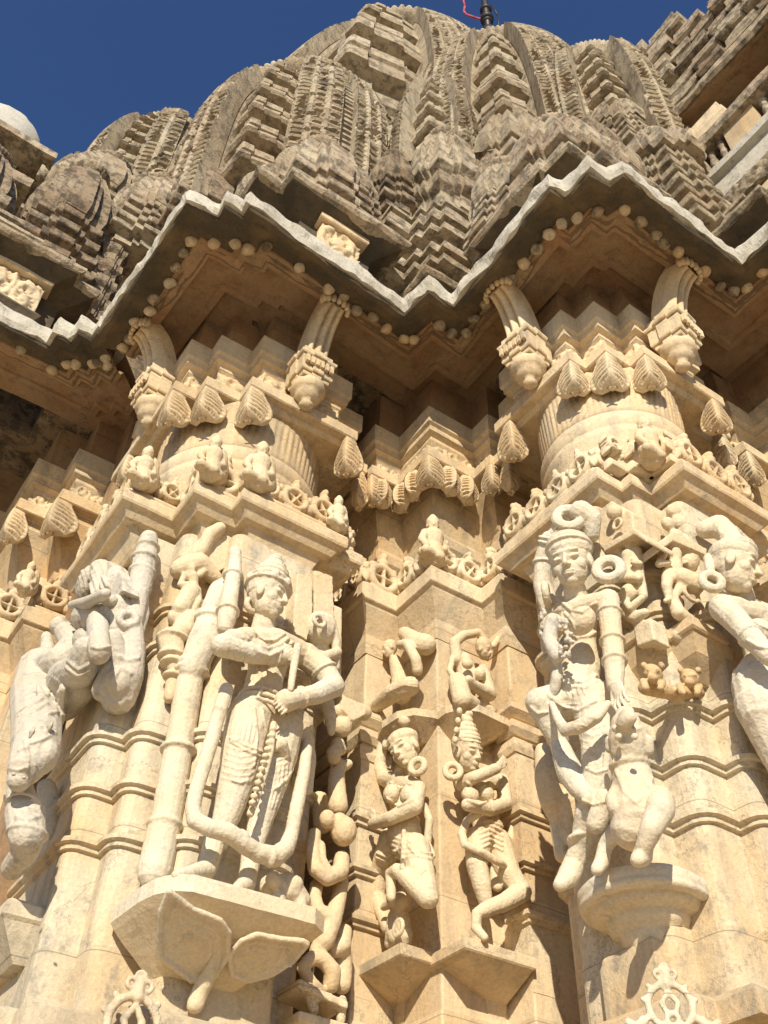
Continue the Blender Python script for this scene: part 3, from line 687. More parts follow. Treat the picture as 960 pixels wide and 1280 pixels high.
f.chain([(352,905,.14,28),(346,945,.15,26),(338,978,.15,22),(324,1030,.13,16),(317,1060,.13,12)])
f.chain([(316,1060,.13,14),(312,1085,.14,12),(308,1104,.17,12),(296,1112,.24,8)])
f.band((281,1030,.15),(269,1054,.14), .9, 13, 3.2); f.band((322,1040,.13),(316,1066,.13), .85, 13, 3.2)
for q1, q2, t, a in (((308,800,.17),(278,807,.34),.55,16),((402,835,.2),(417,858,.22),.2,16.5),((318,818,.33),(350,822,.29),.75,11.5),((395,868,.27),(368,873,.29),.7,12.5)):
    f.band(q1, q2, t, a, 2.2)
f.ring((326,876,.15), 27, 3.5, (0.05,0,1)); f.ring((324,884,.15), 30, 3.5, (.05,0,1)); f.ring((322,893,.15), 33, 3, (.08,0,1))
f.drape([(288,922),(305,931),(322,938),(342,946)], 2.2); f.drape([(289,927),(305,937),(322,944),(340,951)], 1.8); f.drape([(345,985),(358,975),(366,962)], 1.8); f.drape([(318,885),(322,920),(318,955)], 1.8); f.drape([(328,885),(334,920),(332,950)], 1.8)
f.drape([(312,792),(322,806),(334,811),(350,806),(360,798)], 2.4); f.drape([(310,798),(322,815),(336,820),(352,813),(366,803)], 2.4); f.drape([(322,835),(330,855),(322,872)], 1.6)
f.chain([(345,935,.24,5),(352,930,.25,8),(358,946,.22,6)])
f.chain([(372,905,.10,22),(380,950,.08,18),(384,985,.05,9)], flat=.5)                # cloth hanging behind
for k in range(6):
    f.drape([(284-k*1.5,932+k*8),(298,938+k*8),(312,937+k*8),(322-k,932+k*8)], .9); f.drape([(334-k*1.2,945+k*7),(346,951+k*7),(360,946+k*7)], .9)
for k in range(5):
    f.drape([(296+k*6,905),(292+k*6,925)], 1.3); f.drape([(345+k*5,955),(342+k*5,985),(336+k*4,1010)], 1.1)
f.drape([(290,975),(300,979),(310,975)], 1.5); f.drape([(330,985),(340,988),(350,982)], 1.5); f.drape([(316,790),(330,800),(344,800),(356,792)], 1.8)
for k in range(9): f.ell(f.p((0,0,0)) if 0 else f.p((314+k*5.2, 806+8*math.sin(k/8*math.pi), .262)), (2.6,2.6,2.2))
bd = f.grow('body', M['fig'], r, VX, 1)
cw = Fig(v=VM)
for h0, ra, rb in ((.26,.45,.45),(.40,.43,.40),(.55,.38,.34),(.70,.31,.26),(.86,.23,.17),(1.0,.15,.09),(1.12,.08,.03)):
    a = hc+hw*h0-hf*.06; cw._capm(a, ra*hr.length*1.0, a+hw*.06, rb*hr.length)
    cw.ring(a, ra*hr.length*F_PX/depth(a)*1.02, 2.3, hw)
for k in range(9):
    a = math.pi*2*k/9; p = hc+hw*.33-hf*.06+(hr*math.cos(a)+hf*math.sin(a))*.44; cw.ball(p, (hr*.08, hf*.08, hw*.12), 8, 6)
cw.grow('crown', M['fig'], bd, VX, 1)
er = Fig(v=VM); er.ring((314,757,.18), 8, 4, er.n+er.e*.3); er.grow('earring', M['fig'], bd, VX, 1)
g = Fig(v=VM)
g.chain([(283,862,.20,9),(274,890,.21,9),(264,927,.22,9.5),(246,985,.24,9.5),(241,1010,.25,10),(244,1026,.26,11),(262,1035,.28,11),(286,1041,.29,12),(306,1056,.28,12),(322,1066,.27,11)])
g.chain([(322,1066,.27,12),(344,1071,.26,13),(358,1060,.25,11),(365,1040,.23,9),(371,1008,.21,9),(380,965,.18,8),(384,930,.14,7)])
g.ell((303,1050,.29), (11,14,10), .4); g.ell((338,1072,.27), (8,13,12), .2)
g.grow('garland', M['fig'], r, VX, 2)
g = Fig(v=VM); g.chain([(342,905,.27,4),(338,940,.27,4.5),(331,968,.26,4),(322,995,.25,4),(313,1017,.24,5)])
for k in range(12): g.ell((341-28*k/12, 912+100*k/12, .275), (5,4,5))
g.grow('beaded_sash', M['figw'], r, VX, 1)
g = Fig(v=VM); g.chain([(294,690,.08,8),(293,712,.11,9),(288,742,.14,11),(283,775,.17,12),(281,784,.17,10)]); g.band((292,715,.11),(288,742,.14),.2,11,2.5); g.band((288,742,.14),(283,775,.17),.7,13,2.5)
g.grow('mace', M['fig'], r, VX, 1)
g = Fig(v=VM); g.chain([(372,808,.31,5),(367,835,.32,5),(363,862,.33,4)]); g.grow('dagger', M['fig'], r, VX, 1)

# ---- colonette, halo slabs and small attendants round him
t = empty('colonette', (1.2,3.3,1.2), 'round ringed colonette standing left of the crowned male statue', 'colonette')
g = Fig(v=3.51); g.chain([(193,1090,.06,22),(205,1035,.06,21),(207,1028,.06,20),(226,920,.06,18),(238,846,.06,17)])
for y, x in ((1032,206),(938,223),(842,239),(834,240)): g.ring((x,y,.06), 20, 4, (0,0,1))
g.chain([(240,838,.08,18),(256,800,.12,21),(262,778,.12,17)]); g.ring((262,775,.12), 17, 3.5, (0,0,1)); g.ring((263,770,.12), 16, 3, (0,0,1))
g.chain([(266,762,.12,15),(276,740,.13,16),(290,728,.10,12)])
g.grow('column', M['fig'], t, .006, 1)
g = Fig(v=3.53); g.chain([(214,800,.05,17),(216,818,.05,15),(219,838,.05,10),(212,872,.03,8)]); 
for y, rr in ((800,19),(822,17),(830,14),(846,11)): g.ring((216,y,.05), rr, 3, (0,0,1))
g.grow('vase', M['figw'], t, .006, 1)
t = empty('halo_slab', (1.75,3.35,2.6), 'upright plain stone slabs behind the head of the crowned male statue', 'stone slab')
g = Fig(v=VM); g.slab([(372,716),(391,722),(391,772),(384,800),(366,790)], .0, .10); g.slab([(393,712),(416,720),(418,770),(412,800),(393,790)], -.02, .07)
g.slab([(416,755),(428,760),(427,860),(414,850)], -.02, .05)
g.grow('slab', M['figw'], t, .006, 1)

def figurine(fg, x, y, h, d=.04, pose=0, arms=1):
    """a small carved person about h photo pixels tall, feet at (x, y)"""
    k = h/100; P = lambda a, b, c=0: (x+a*k*1.0, y-b*k, d+c*.000034*h)
    s = 1 if pose % 2 == 0 else -1
    if pose < 2:      # standing, hip swung
        fg.chain([(*P(-8*s,48,2),11*k),(*P(-11*s,25,4),9*k),(*P(-7*s,4,2),6*k),(*P(-13*s,1,8),4*k)]); fg.chain([(*P(8*s,48,2),11*k),(*P(12*s,26,10),9*k),(*P(2*s,8,6),6*k),(*P(6*s,1,8),4*k)])
        fg.chain([(*P(0,50,2),15*k),(*P(3*s,62,4),10*k),(*P(0,75,4),14*k)])
        ty, hy = 76, 93
    else:             # seated cross-legged
        fg.chain([(*P(-20,10,8),10*k),(*P(20,8,12),9*k)]); fg.chain([(*P(20,10,8),10*k),(*P(-20,8,12),9*k)])
        fg.chain([(*P(0,15,2),17*k),(*P(0,38,4),13*k),(*P(0,55,4),16*k)]); ty, hy = 55, 76
    fg.chain([(*P(-15,ty+3,4),7*k),(*P(-24*s,ty-16,6),6*k),(*P(-8*s,ty-14,14),5*k)])
    if arms: fg.chain([(*P(15*s,ty+3,4),7*k),(*P(25*s,ty+12,8),6*k),(*P(19*s,ty+28,8),5*k)])
    else: fg.chain([(*P(15*s,ty+3,4),7*k),(*P(24*s,ty-16,6),6*k),(*P(18*s,ty-34,8),5*k)])
    fg.cap(P(0,ty+5,4), 6*k, P(0,hy-6,6), 6*k)
    fg.head(P(0,hy,8), 22*k, fg.n+fg.e*(.3*s)+Vector((0,0,-.2)))
    fg.cap(P(0,hy+9,6), 9*k, P(0,hy+17,5), 4*k)
def relief_figure(label, plane, lst, mat='figw', extra=None, name='attendant_statue', vox=.0055, group=None):
    fg = Fig(**plane)
    for a in lst: figurine(fg, *a)
    if extra: extra(fg)
    x, y = lst[0][:2] if lst else (0, 0)
    p = fg.p((x, y, 0)) if lst else Vector((0,0,0))
    o = fg.grow(name, M[mat], None, vox, 1)
    return tag(o, label, 'statue', group)
def ex(fg):
    fg.chain([(222,772,.02,13),(262,768,.05,9),(270,740,.06,8)]); fg.chain([(226,712,.02,14),(250,704,.05,13),(268,722,.04,10)]); fg.slab([(222,700),(268,655),(296,668),(296,700),(262,722)], -.02, .05)
    fg.chain([(252,690,.05,8),(262,668,.07,9),(275,660,.07,8)]); fg.chain([(226,760,.05,12),(238,740,.06,12)]); fg.chain([(228,790,.04,15),(236,775,.05,13)])
relief_figure('tiny attendant figure in scrollwork above the round colonette', dict(v=3.52), [(240,768,62,.05,0,1)], 'figw', ex)
def ex(fg):
    fg.ell((400,786,.10), (22,24,20)); fg.ring((399,776,.18), 8, 3, fg.n); fg.chain([(385,815,.14,7),(405,822,.15,8),(422,815,.12,6)]); fg.chain([(412,775,.14,7),(420,800,.12,6),(420,835,.1,5)]); fg.chain([(405,870,.08,9),(413,895,.08,8),(414,915,.07,5)])
relief_figure('small attendant head and arms right of the crowned male statue', dict(v=VM+.02), [(400,845,70,.06,1,1)], 'fig', ex)
def ex(fg):
    fg.chain([(338,1108,.14,15),(360,1112,.16,20),(376,1125,.16,13)]); fg.chain([(348,1120,.18,9),(350,1140,.18,8)]); fg.chain([(374,1125,.18,9),(377,1148,.18,9)]); fg.ell((342,1100,.20), (11,11,10)); fg.ell((366,1105,.19), (14,12,12))
fg = Fig(v=VM+.02); ex(fg); tag(fg.grow('animal_statue', M['fig'], None, .006, 1), 'small crouching stone animal beside the foot of the crowned male statue', 'animal statue')

# ---- bracket under him
def bracket(label, top, und, lf=()):
    b = empty('figure_bracket', top[0][0], label, 'bracket'); return b
t = empty('figure_bracket', (1.48,3.25,1.45), 'stone bracket with two scrolled leaves under the crowned male statue', 'bracket')
mb = MB(); pl_ = [(1.17,3.50),(1.175,3.28),(1.19,3.19),(1.23,3.12),(1.29,3.085),(1.75,3.06),(1.81,3.10),(1.82,3.46)]
mb.sweep(pl_, [(-.25,1.47),(-.015,1.47),(0,1.475),(.0,1.525),(-.008,1.535),(-.25,1.54)], seg=.03); mb.loft([[(x,y,1.475) for x,y in pl_],[(x,y,1.534) for x,y in pl_]])
mb.build('slab', M['fig'], t, rough=.004, fs=9)
mb = MB(); rings = []
for k in range(8):
    q = k/7; s = 1-q**1.1*.55; z = 1.475-.17*q
    rings.append([(1.47+(x-1.47)*s, 3.45+(y-3.45)*(1-q*.86), z) for x, y in pl_])
mb.loft(rings); mb.build('corbel', M['figw'], t, rough=.004)
def on_plane(x, y, p0, nrm, off=0.0):
    d = ray(x, y); return d*((p0.dot(nrm)+off)/d.dot(nrm))
p0_, n0_ = Vector((1.5, 3.08, 1.475)), Vector((0, .17, .335)).normalized()
for (pts, tip) in (([(200,1196),(201,1140),(211,1114),(240,1136),(275,1150),(286,1166),(284,1196),(268,1220),(240,1226)],(242,1188)), ([(287,1194),(302,1176),(322,1168),(350,1174),(378,1176),(384,1180),(368,1200),(340,1218),(310,1226),(290,1218)],(312,1200))):
    lf = Fig(v=3.1); Q = lambda x, y, o: on_plane(x, y, p0_, n0_, -o); kk = 1/F_PX*4.0
    def line(pp, r_, o):
        w_ = [Q(x, y, o) for x, y in pp]
        for a_, b_ in zip(w_[:-1], w_[1:]): lf._capm(a_, r_*kk, b_, r_*kk)
    line(pts+pts[:1], 3.4, .035)
    for q in (.74,.50,.28): line([(tip[0]+(x-tip[0])*q, tip[1]+(y-tip[1])*q) for x, y in pts[1:-1]], 2.6, .03)
    n_ = len(pts); f_ = [Q(x, y, .03) for x, y in pts]; k_ = [Q(x, y, -.08) for x, y in pts]
    lf._add(f_+k_, [list(range(n_)), list(range(n_, 2*n_))[::-1]]+[[i, n_+i, n_+(i+1)%n_, (i+1)%n_] for i in range(n_)])
    lf.grow('scroll_leaf', M['fig'], t, .005, 2)
g = Fig(v=3.37); g.chain([(272,1192,.12,8),(262,1216,.07,10),(250,1240,.03,11),(244,1256,.02,11)]); g.grow('stem', M['figw'], t, .007, 1)

# ---- woman with raised arm on the left face of the right pier
UW = 2.62
r = statue('tall smiling woman statue with raised arm and ring earrings on the right pier', (2.45,2.4,1.6))
f = Fig(u=UW); fd = f.n*.82+f.e*.40+Vector((0,0,-.32))
hc, hr, hw, hf = f.head((714,704,.24), 68, fd, up=Vector((.06,-.02,1)))
f.cap((718,735,.20), 14, (722,757,.16), 16)
f.chain([(692,768,.14,15),(722,764,.17,18),(756,752,.15,14)])
f.chain([(722,775,.15,27),(730,806,.14,17),(726,835,.15,27),(716,868,.17,36)], flat=.85)
f.ell((727,776,.27), (21,19,15)); f.ell((690,784,.25), (18,18,14))
f.chain([(690,768,.14,13),(678,733,.17,11.5),(678,700,.19,10.5),(685,672,.21,8.5)]); f.hand((685,672,.21),(698,652,.22),7,.5)
f.band((678,733,.17),(678,700,.19), .9, 11.5, 2); f.band((678,700,.19),(685,672,.21), .75, 10, 2); f.band((678,700,.19),(685,672,.21), .95, 10, 2)
f.chain([(760,750,.14,14.5),(764,790,.15,13.5),(768,825,.17,13.5),(769,856,.20,11)]); f.hand((768,852,.20),(784,890,.27),11,.15)
f.band((760,750,.14),(764,790,.15), .42, 14.5, 2.2); f.band((764,790,.15),(768,825,.17), .35, 14.5, 2.5); f.band((764,790,.15),(768,825,.17), 1.05, 14, 3)
f.chain([(700,880,.20,28),(675,878,.30,19),(686,905,.26,14),(697,927,.22,11),(702,938,.21,13),(712,965,.22,17),(724,985,.22,14),(734,998,.24,8)])
f.chain([(742,876,.15,29),(748,930,.17,22),(746,975,.18,18),(736,1020,.18,18),(727,1056,.16,14),(718,1080,.16,14),(710,1096,.20,14),(700,1106,.24,9)])
f.ring((729,1050,.165), 17, 4, (0,.12,1)); f.ring((697,925,.22), 12, 2.5, (.2,.2,1))
f.chain([(756,1000,.19,14),(745,1030,.2,13)])
f.chain([(690,880,.30,4),(698,900,.33,6),(707,913,.33,8),(725,908,.32,9),(745,897,.30,8),(760,880,.26,5)])
f.drape([(684,868),(700,882),(722,888),(745,876)], 2); f.drape([(696,840),(710,850),(728,853),(746,844)], 2.2); f.drape([(698,848),(712,857),(730,860),(746,852)], 1.8); f.drape([(733,960),(745,966),(758,962)], 1.8); f.drape([(728,1000),(742,1006),(756,1002)], 1.8)
f.drape([(702,752),(714,763),(728,765),(744,754)], 2); f.drape([(708,790),(722,797),(736,795),(748,788)], 2); f.drape([(706,766),(716,778),(722,800)], 1.6)
for k in range(6): f.drape([(724-k*.8,905+k*9),(740,911+k*9),(756-k*.8,906+k*9)], .9); f.drape([(690+k*2,872+k*4),(706,880+k*5),(724,880+k*4)], .8)
for k in range(5): f.drape([(738+k*4,930),(736+k*4,960)], 1.1); f.drape([(700+k*7,858),(703+k*7,868)], 1.2)
f.drape([(664,884),(672,892),(684,890)], 1.8); bd = f.grow('body', M['fig'], r, VX, 1)
g = Fig(u=UW); g.ball(hc+hw*.26-hf*.06, (hr*.43, hf*.43, hw*.30), 16, 10)
for q in (.30,.37,.44): 
    a = hc+hw*q-hf*.05; g.ring(a, 34*math.sqrt(max(.05, 1-((q-.2)/.42)**2))*.86, 2.2, hw-hf*.25)
g.ring((711,648,.18), 15, 7.5, g.n*.6+g.e*.7); g.chain([(726,640,.14,15),(738,648,.10,14),(740,668,.08,10)]); g.chain([(722,655,.1,12),(735,672,.06,10)])
g.grow('hair_bun', M['fig'], bd, VX, 1)
g = Fig(u=UW); g.ring((761,712,.15), 15, 7.5, g.n*.75+g.e*.6); g.grow('earring', M['fig'], bd, VX, 1)
g = Fig(u=UW); g.ring((683,743,.25), 12, 5, g.n*.5-g.e*.6); g.grow('earring', M['fig'], bd, VX, 1)
g = Fig(u=UW)
for (x,y,d,q) in [(681,770,.28,8),(680,790,.30,11),(686,808,.30,11),(695,822,.30,11),(706,815,.32,10),(712,798,.33,9),(704,780,.33,9)]:
    for k in range(14): g.ell((x+rng.uniform(-6,6), y+rng.uniform(-7,7), d+.004+rng.normal()*.003), (3,3,3))
g.chain([(690,775,.30,9),(687,800,.31,10),(696,820,.31,9)]); g.chain([(697,832,.28,6),(696,850,.28,8),(692,866,.28,6)])
g.grow('flower_garland', M['figg'], bd, VX, 1)
# monkey standing against her
g = Fig(u=UW)
g.chain([(782,895,.26,13),(783,908,.27,20),(785,922,.26,25),(787,940,.24,25)])
g.ell((783,900,.33), (16,10,10)); g.ell((783,893,.32), (13,8,8)); g.ring((787,957,.23), 22, 4.5, (-.1,-.05,1))
g.ell((773,921,.34),(6,5,4)); g.ell((793,921,.34),(6,5,4)); g.chain([(762,925,.26,6),(762,936,.25,6)]); g.chain([(811,925,.22,6),(812,938,.21,6)])
g.drape([(766,910),(783,914),(800,910)], 2); g.drape([(770,905),(783,908),(797,904)], 1.6)
g.chain([(790,968,.22,25),(794,992,.22,27),(797,1018,.23,35),(792,1034,.24,30)])
g.chain([(822,1003,.20,22),(826,1012,.24,18),(814,1036,.29,14.5),(806,1057,.29,11.5),(803,1070,.27,13),(797,1075,.31,10)])
g.chain([(776,985,.25,12),(766,1000,.29,10),(768,1010,.31,9)])
g.chain([(770,1040,.22,12),(757,1056,.22,9.5),(752,1078,.23,9.5),(746,1087,.27,8)])
g.drape([(770,964),(780,990),(795,1003),(812,985),(816,968)], 2.2)
for k in range(9): g.drape([(774+k*4.5,968+abs(k-4)*0),(776+k*4.5,976),(773+k*4.5,984-abs(k-4)*1.5)], 1.2)
tag(g.grow('animal_statue', M['fig'], None, .0055, 2), 'stone monkey with a collar reaching up at the side of the tall woman', 'animal statue')
g = Fig(u=UW); g.chain([(680,940,.03,12),(688,975,.06,20),(694,1000,.05,20),(700,1020,.02,16)]); g.chain([(694,1025,.03,8),(697,1050,.04,7),(702,1070,.03,9)]); g.chain([(715,1000,.02,14),(712,1050,.0,12)])
tag(g.grow('attendant_statue', M['figw'], None, .006, 2), 'crouching dwarf body half hidden left of the legs of the tall woman', 'statue')
t = empty('figure_bracket', (2.62,2.3,1.5), 'half round stone bracket with a shell leaf under the tall woman', 'bracket')
mb = MB(); mb.lathe((2.65,2.34,1.51), [(.05,0),(.212,0),(.224,.008),(.227,.02),(.222,.026),(.227,.034),(.227,.062),(.218,.072),(.05,.075)], n=60); mb.build('slab', M['fig'], t, rough=.006, fs=8)
mb = MB(); mb.lathe((2.66,2.35,1.36), [(.02,0),(.07,.0),(.085,.02),(.10,.05),(.10,.062),(.125,.075),(.14,.10),(.14,.11),(.17,.118),(.19,.135),(.19,.145),(.205,.15),(.208,.157)], n=72, lobes=12, lob=.035); mb.build('corbel', M['figw'], t, rough=.004)
mb = MB(); mb.box(2.575,2.80,2.27,2.52,.95,1.39,bev=.015); mb.build('block', M['shaft'], t, rough=.004)
# ---- woman at the right border, on the right face of the right pier
V3 = 1.985
r = statue('woman statue with banded hair cut by the right border', (3.1,1.8,1.6))
f = Fig(v=V3); fd = f.n*.80+f.e*.52+Vector((0,0,-.28))
hc, hr, hw, hf = f.head((919,711,.22), 72, fd, up=Vector((.05,0,1)))
f.cap((926,742,.18), 15, (935,770,.15), 17)
f.chain([(908,762,.15,19),(945,772,.16,22),(985,785,.14,18)]); f.chain([(955,790,.15,34),(958,830,.14,27),(950,860,.15,38),(955,890,.15,36)], flat=.85)
f.chain([(904,760,.16,18),(922,778,.22,16),(940,798,.27,14.5),(962,822,.30,12)]); f.band((922,778,.22),(940,798,.27), .9, 15.5, 2)
f.ell((952,790,.26), (20,18,14)); f.chain([(950,882,.15,32),(990,970,.14,24),(1040,1060,.12,17),(1072,1108,.12,14),(1060,1122,.18,10)]); f.chain([(978,890,.15,32),(1030,960,.18,23),(1085,1060,.14,17),(1112,1112,.13,14),(1100,1126,.18,10)]); f.chain([(990,788,.14,17),(1020,820,.18,14),(1030,862,.20,12),(1012,880,.24,9)]); f.drape([(930,770),(945,780),(960,786)], 2); f.drape([(934,800),(948,808),(960,810)], 2)
bd = f.grow('body', M['fig'], r, VX, 1)
g = Fig(v=V3); g.ball(hc+hw*.26-hf*.06, (hr*.43, hf*.43, hw*.30), 16, 10)
for q in (.30,.37,.44): g.ring(hc+hw*q-hf*.05, 34*math.sqrt(max(.05, 1-((q-.2)/.42)**2))*.86, 2.2, hw-hf*.25)
g.chain([(882,662,.06,12),(898,658,.10,15),(910,668,.14,14),(918,682,.17,14)]); g.ring((908,668,.14), 10, 5, g.n); g.chain([(916,664,.14,8),(930,676,.14,7)])
g.grow('hair_bun', M['fig'], bd, VX, 1)
g = Fig(v=V3); g.ring((890,727,.17), 12, 6, g.n*.8-g.e*.5); g.chain([(886,698,.16,7),(888,714,.17,6)]); g.grow('earring', M['fig'], bd, VX, 1)

fp_ = at(1100,1128,v=V3-.12); t = empty('figure_bracket', fp_, 'half round bracket beyond the right border under the woman with banded hair', 'bracket')
mb = MB(); mb.lathe((fp_.x, V3+.02, fp_.z-.07), [(.02,-.12),(.08,-.10),(.16,-.01),(.20,0),(.21,.012),(.21,.055),(.05,.06)], n=48); mb.build('slab', M['fig'], t, rough=.005)
# ---- carved corner bands between the two women
def ex(fg):
    for x, y, q in ((842,640,11),(850,655,13),(835,655,10),(862,660,10),(872,672,9),(846,672,12)): fg.ell((x,y,.05), (q,q,q*.8))
    fg.slab([(820,680),(842,664),(884,686),(884,694),(842,676),(822,690)], -.05, .12)
    fg.chain([(880,660,.03,12),(868,690,.03,10)])
    fg.chain([(858,705,.06,14),(866,690,.06,12),(868,712,.05,12)]); fg.chain([(852,722,.10,13),(868,730,.12,14)]); fg.ring((864,742,.1), 12, 3, fg.n)
    fg.chain([(842,752,.06,8),(848,766,.08,9),(862,776,.08,8),(876,783,.06,4)]); fg.ring((860,731,.10), 9, 3, fg.n); fg.drape([(846,700),(852,706),(858,703)], 2); fg.chain([(850,795,.03,11),(866,798,.04,9),(884,798,.05,5),(905,788,.08,4)])
relief_figure('pot bearing attendant on the corner band between the two women', dict(v=2.07), [(842,752,78,.06,0,1)], 'figw', ex)
def ex(fg):
    fg.slab([(745,640),(764,626),(790,640),(792,668),(770,690),(748,684)], -.04, .05); fg.ell((768,640,.08),(10,12,10)); fg.ring((772,655,.09), 7, 2.5, fg.n)
    fg.slab([(752,682),(792,660),(808,672),(808,678),(792,668),(754,690)], -.04, .12)
    fg.ell((786,742,.07), (13,13,11)); fg.chain([(776,745,.08,5),(788,760,.10,5),(802,748,.08,5)]); fg.chain([(780,764,.06,8),(792,772,.07,8),(806,766,.06,6)]); fg.slab([(790,780),(812,772),(818,800),(796,808)], -.03, .06)
    fg.chain([(795,690,.05,8),(800,720,.05,6),(804,745,.05,6)])
relief_figure('small seated figure under a gable right of the tall woman', dict(u=2.68), [(786,728,60,.06,3,1)], 'figw', ex)
t = empty('figure_bracket', (2.75,2.05,2.6), 'twin lozenge bracket under the small attendants between the two women', 'bracket')
for (x, y) in ((2.68,2.12),(2.80,2.00)):
    mb = MB(); mb.loft([[(x+.14,y+.14,2.40),(x+.10,y+.10,2.40),(x+.14,y+.10,2.40)][:3] + [], [(x+.2,y+.2,2.58),(x-.04,y-.04+.24,2.58),(x-.05,y-.05,2.58)]]) if 0 else mb.box(x-.055,x+.16,y-.055,y+.16,2.56,2.62,bev=.008)
    mb.loft([[(x+a*s,y+b*s,z) for a,b in ((.0,.0),(1,0),(1,1),(0,1))] for s, z, in ((.16,2.57),)] and [[(x-.04+i,y-.04+i,z),(x+.2,y-.04+i,z),(x+.2,y+.2,z),(x-.04+i,y+.2,z)] for i, z in ((.10,2.40),(.03,2.48),(.0,2.565))])
    mb.build('lozenge', M['cap'], t, rough=.003)
fg = Fig(v=2.06)
for x, y, d in ((816,842,.05), (862,848,.04)):
    fg.ell((x,y,d), (14,13,11)); fg.ell((x,y+5,d+.03), (8,6,6)); fg.ell((x-6,y-4,d+.032),(3.2,2.6,2.5)); fg.ell((x+6,y-4,d+.032),(3.2,2.6,2.5)); fg.ell((x-11,y-10,d),(5,5,4)); fg.ell((x+11,y-10,d),(5,5,4))
    fg.chain([(x-12,y+10,d,5),(x-9,y+18,d+.02,5)]); fg.chain([(x+12,y+10,d,5),(x+9,y+18,d+.02,5)])
fg.chain([(806,860,.0,9),(840,866,.0,10),(872,866,.0,9)])
tag(fg.grow('carved_knot', M['wall'], None, .005, 1), 'two small carved lion heads under the twin lozenge bracket', 'carving')

# ---- weathered rearing animal at the left border
UA = .995
g = Fig(u=UA)
g.chain([(52,838,.13,30),(44,870,.17,31),(46,905,.22,31),(45,935,.25,31),(33,958,.27,24),(24,975,.28,15)]); g.ell((54,947,.22), (26,22,18)); g.ell((64,900,.16),(24,22,16)); g.ell((70,868,.13),(20,16,12))
g.drape([(24,895),(40,882),(60,868),(78,860)], 3); g.drape([(26,902),(42,890),(62,877)], 2.5); g.drape([(62,885),(72,880),(84,888)], 3); g.drape([(60,893),(70,890),(82,897)], 3); g.drape([(24,938),(34,934)], 2.5)
g.chain([(22,972,.24,14),(26,995,.23,18),(31,1018,.20,25),(34,1045,.18,23),(31,1066,.16,17),(16,1085,.16,15)]); g.ring((27,1000,.22), 20, 3, (.1,.2,1)); g.ring((29,1006,.22), 21, 2.5, (.1,.2,1)); g.ring((34,1043,.18), 24, 3, (0,0,1))
g.chain([(58,985,.06,12),(66,1015,.02,12),(66,1040,.0,11)]); g.chain([(60,842,.12,27),(80,828,.12,23),(92,806,.10,17),(78,786,.10,12)]); g.ell((73,782,.14),(13,12,11)); g.chain([(58,796,.12,7),(60,815,.12,10)])
g.chain([(84,850,.13,26),(100,838,.15,22),(107,812,.17,17)]); g.chain([(100,860,.1,20),(80,880,.1,22)]); g.chain([(20,900,.06,20),(8,870,.02,20)]); g.chain([(46,800,.1,12),(40,830,.1,18),(28,850,.08,20)])
g.chain([(122,776,.13,15),(123,800,.14,15.5),(125,816,.14,15.5)], flat=.9); g.drape([(108,806),(122,811),(138,808)], 2.2); g.chain([(106,772,.11,18),(142,768,.08,18)]); g.chain([(108,800,.08,18),(140,810,.06,16)])
for x, y, d in ((40,915,.325), (62,908,.245)): g.ell((x,y,d),(5.5,4,4)); g.ring((x,y,d), 7, 1.8, g.n)
g.chain([(56,880,.22,7),(50,866,.25,5),(47,856,.26,2)]); g.chain([(76,876,.16,7),(78,862,.18,5),(78,852,.18,2)])
g.ell((17,968,.35),(3.5,2.5,3)); g.ell((30,972,.34),(3.5,2.5,3)); g.drape([(12,960),(22,963),(36,958)], 1.8); g.drape([(30,925),(36,945),(34,960)], 2); g.drape([(34,930),(52,925),(70,915)], 2.2)
for k in range(6): g.drape([(66+k*3,846+k*2),(58+k*4,862+k*4)], 1.8)
g.drape([(84,826),(98,838),(112,830)], 2); g.drape([(82,834),(97,846),(112,838)], 2); g.drape([(20,1020),(34,1026),(50,1020)], 2)
tag(g.grow('animal_statue', M['figg'], None, .005, 1, wear=.9), 'worn grey rearing animal statue at the left border', 'animal statue')
g = Fig(u=UA)
g.ell((112,728,.10),(27,26,15)); g.ell((140,730,.09),(24,26,14)); g.chain([(126,712,.1,14),(128,750,.1,14)])
for k in range(6): g.drape([(95+k*4,706-k*3),(101+k*5,725-k*2),(104+k*6,748-k*3)], 2.6)
g.chain([(90,757,.14,6),(110,753,.18,8),(132,742,.17,7)]); g.slab([(126,700),(136,701),(152,716),(154,738),(140,750),(126,740)], .02, .10); g.drape([(54,905),(62,903)], 4); g.ell((138,752,.12),(14,9,10),-.4)
tag(g.grow('statue', M['figg'], None, .006, 2, wear=1.2), 'broken weathered statue with a fluted headpiece above the rearing animal', 'statue')
g = Fig(v=3.65)
g.chain([(186,674,.05,12),(181,700,.07,15),(177,722,.08,15),(172,748,.09,13),(168,775,.1,11)]); 
for x, y, rr in ((185,684,13),(181,700,16),(178,716,16),(174,735,14)): g.ring((x,y,.07), rr, 2.6, (0,0,1))
g.ring((160,774,.13), 10, 5, g.n*.8-g.e*.3); g.chain([(178,740,.07,8),(180,768,.07,7),(172,790,.08,8)])
g.chain([(166,785,.1,13),(167,815,.1,15),(160,848,.09,19),(148,872,.05,22)]); g.ell((148,852,.11),(18,20,15)); g.chain([(140,800,.10,14),(146,830,.08,16),(130,862,.04,16)]); g.chain([(150,760,.06,18),(150,800,.05,18)])
g.drape([(140,850),(150,835),(164,842)], 2.5); g.drape([(150,820),(160,826),(174,822)], 2.2)
tag(g.grow('statue', M['figg'], None, .006, 2, wear=1.2), 'worn knobbed column with a curled animal left of the round colonette', 'statue')
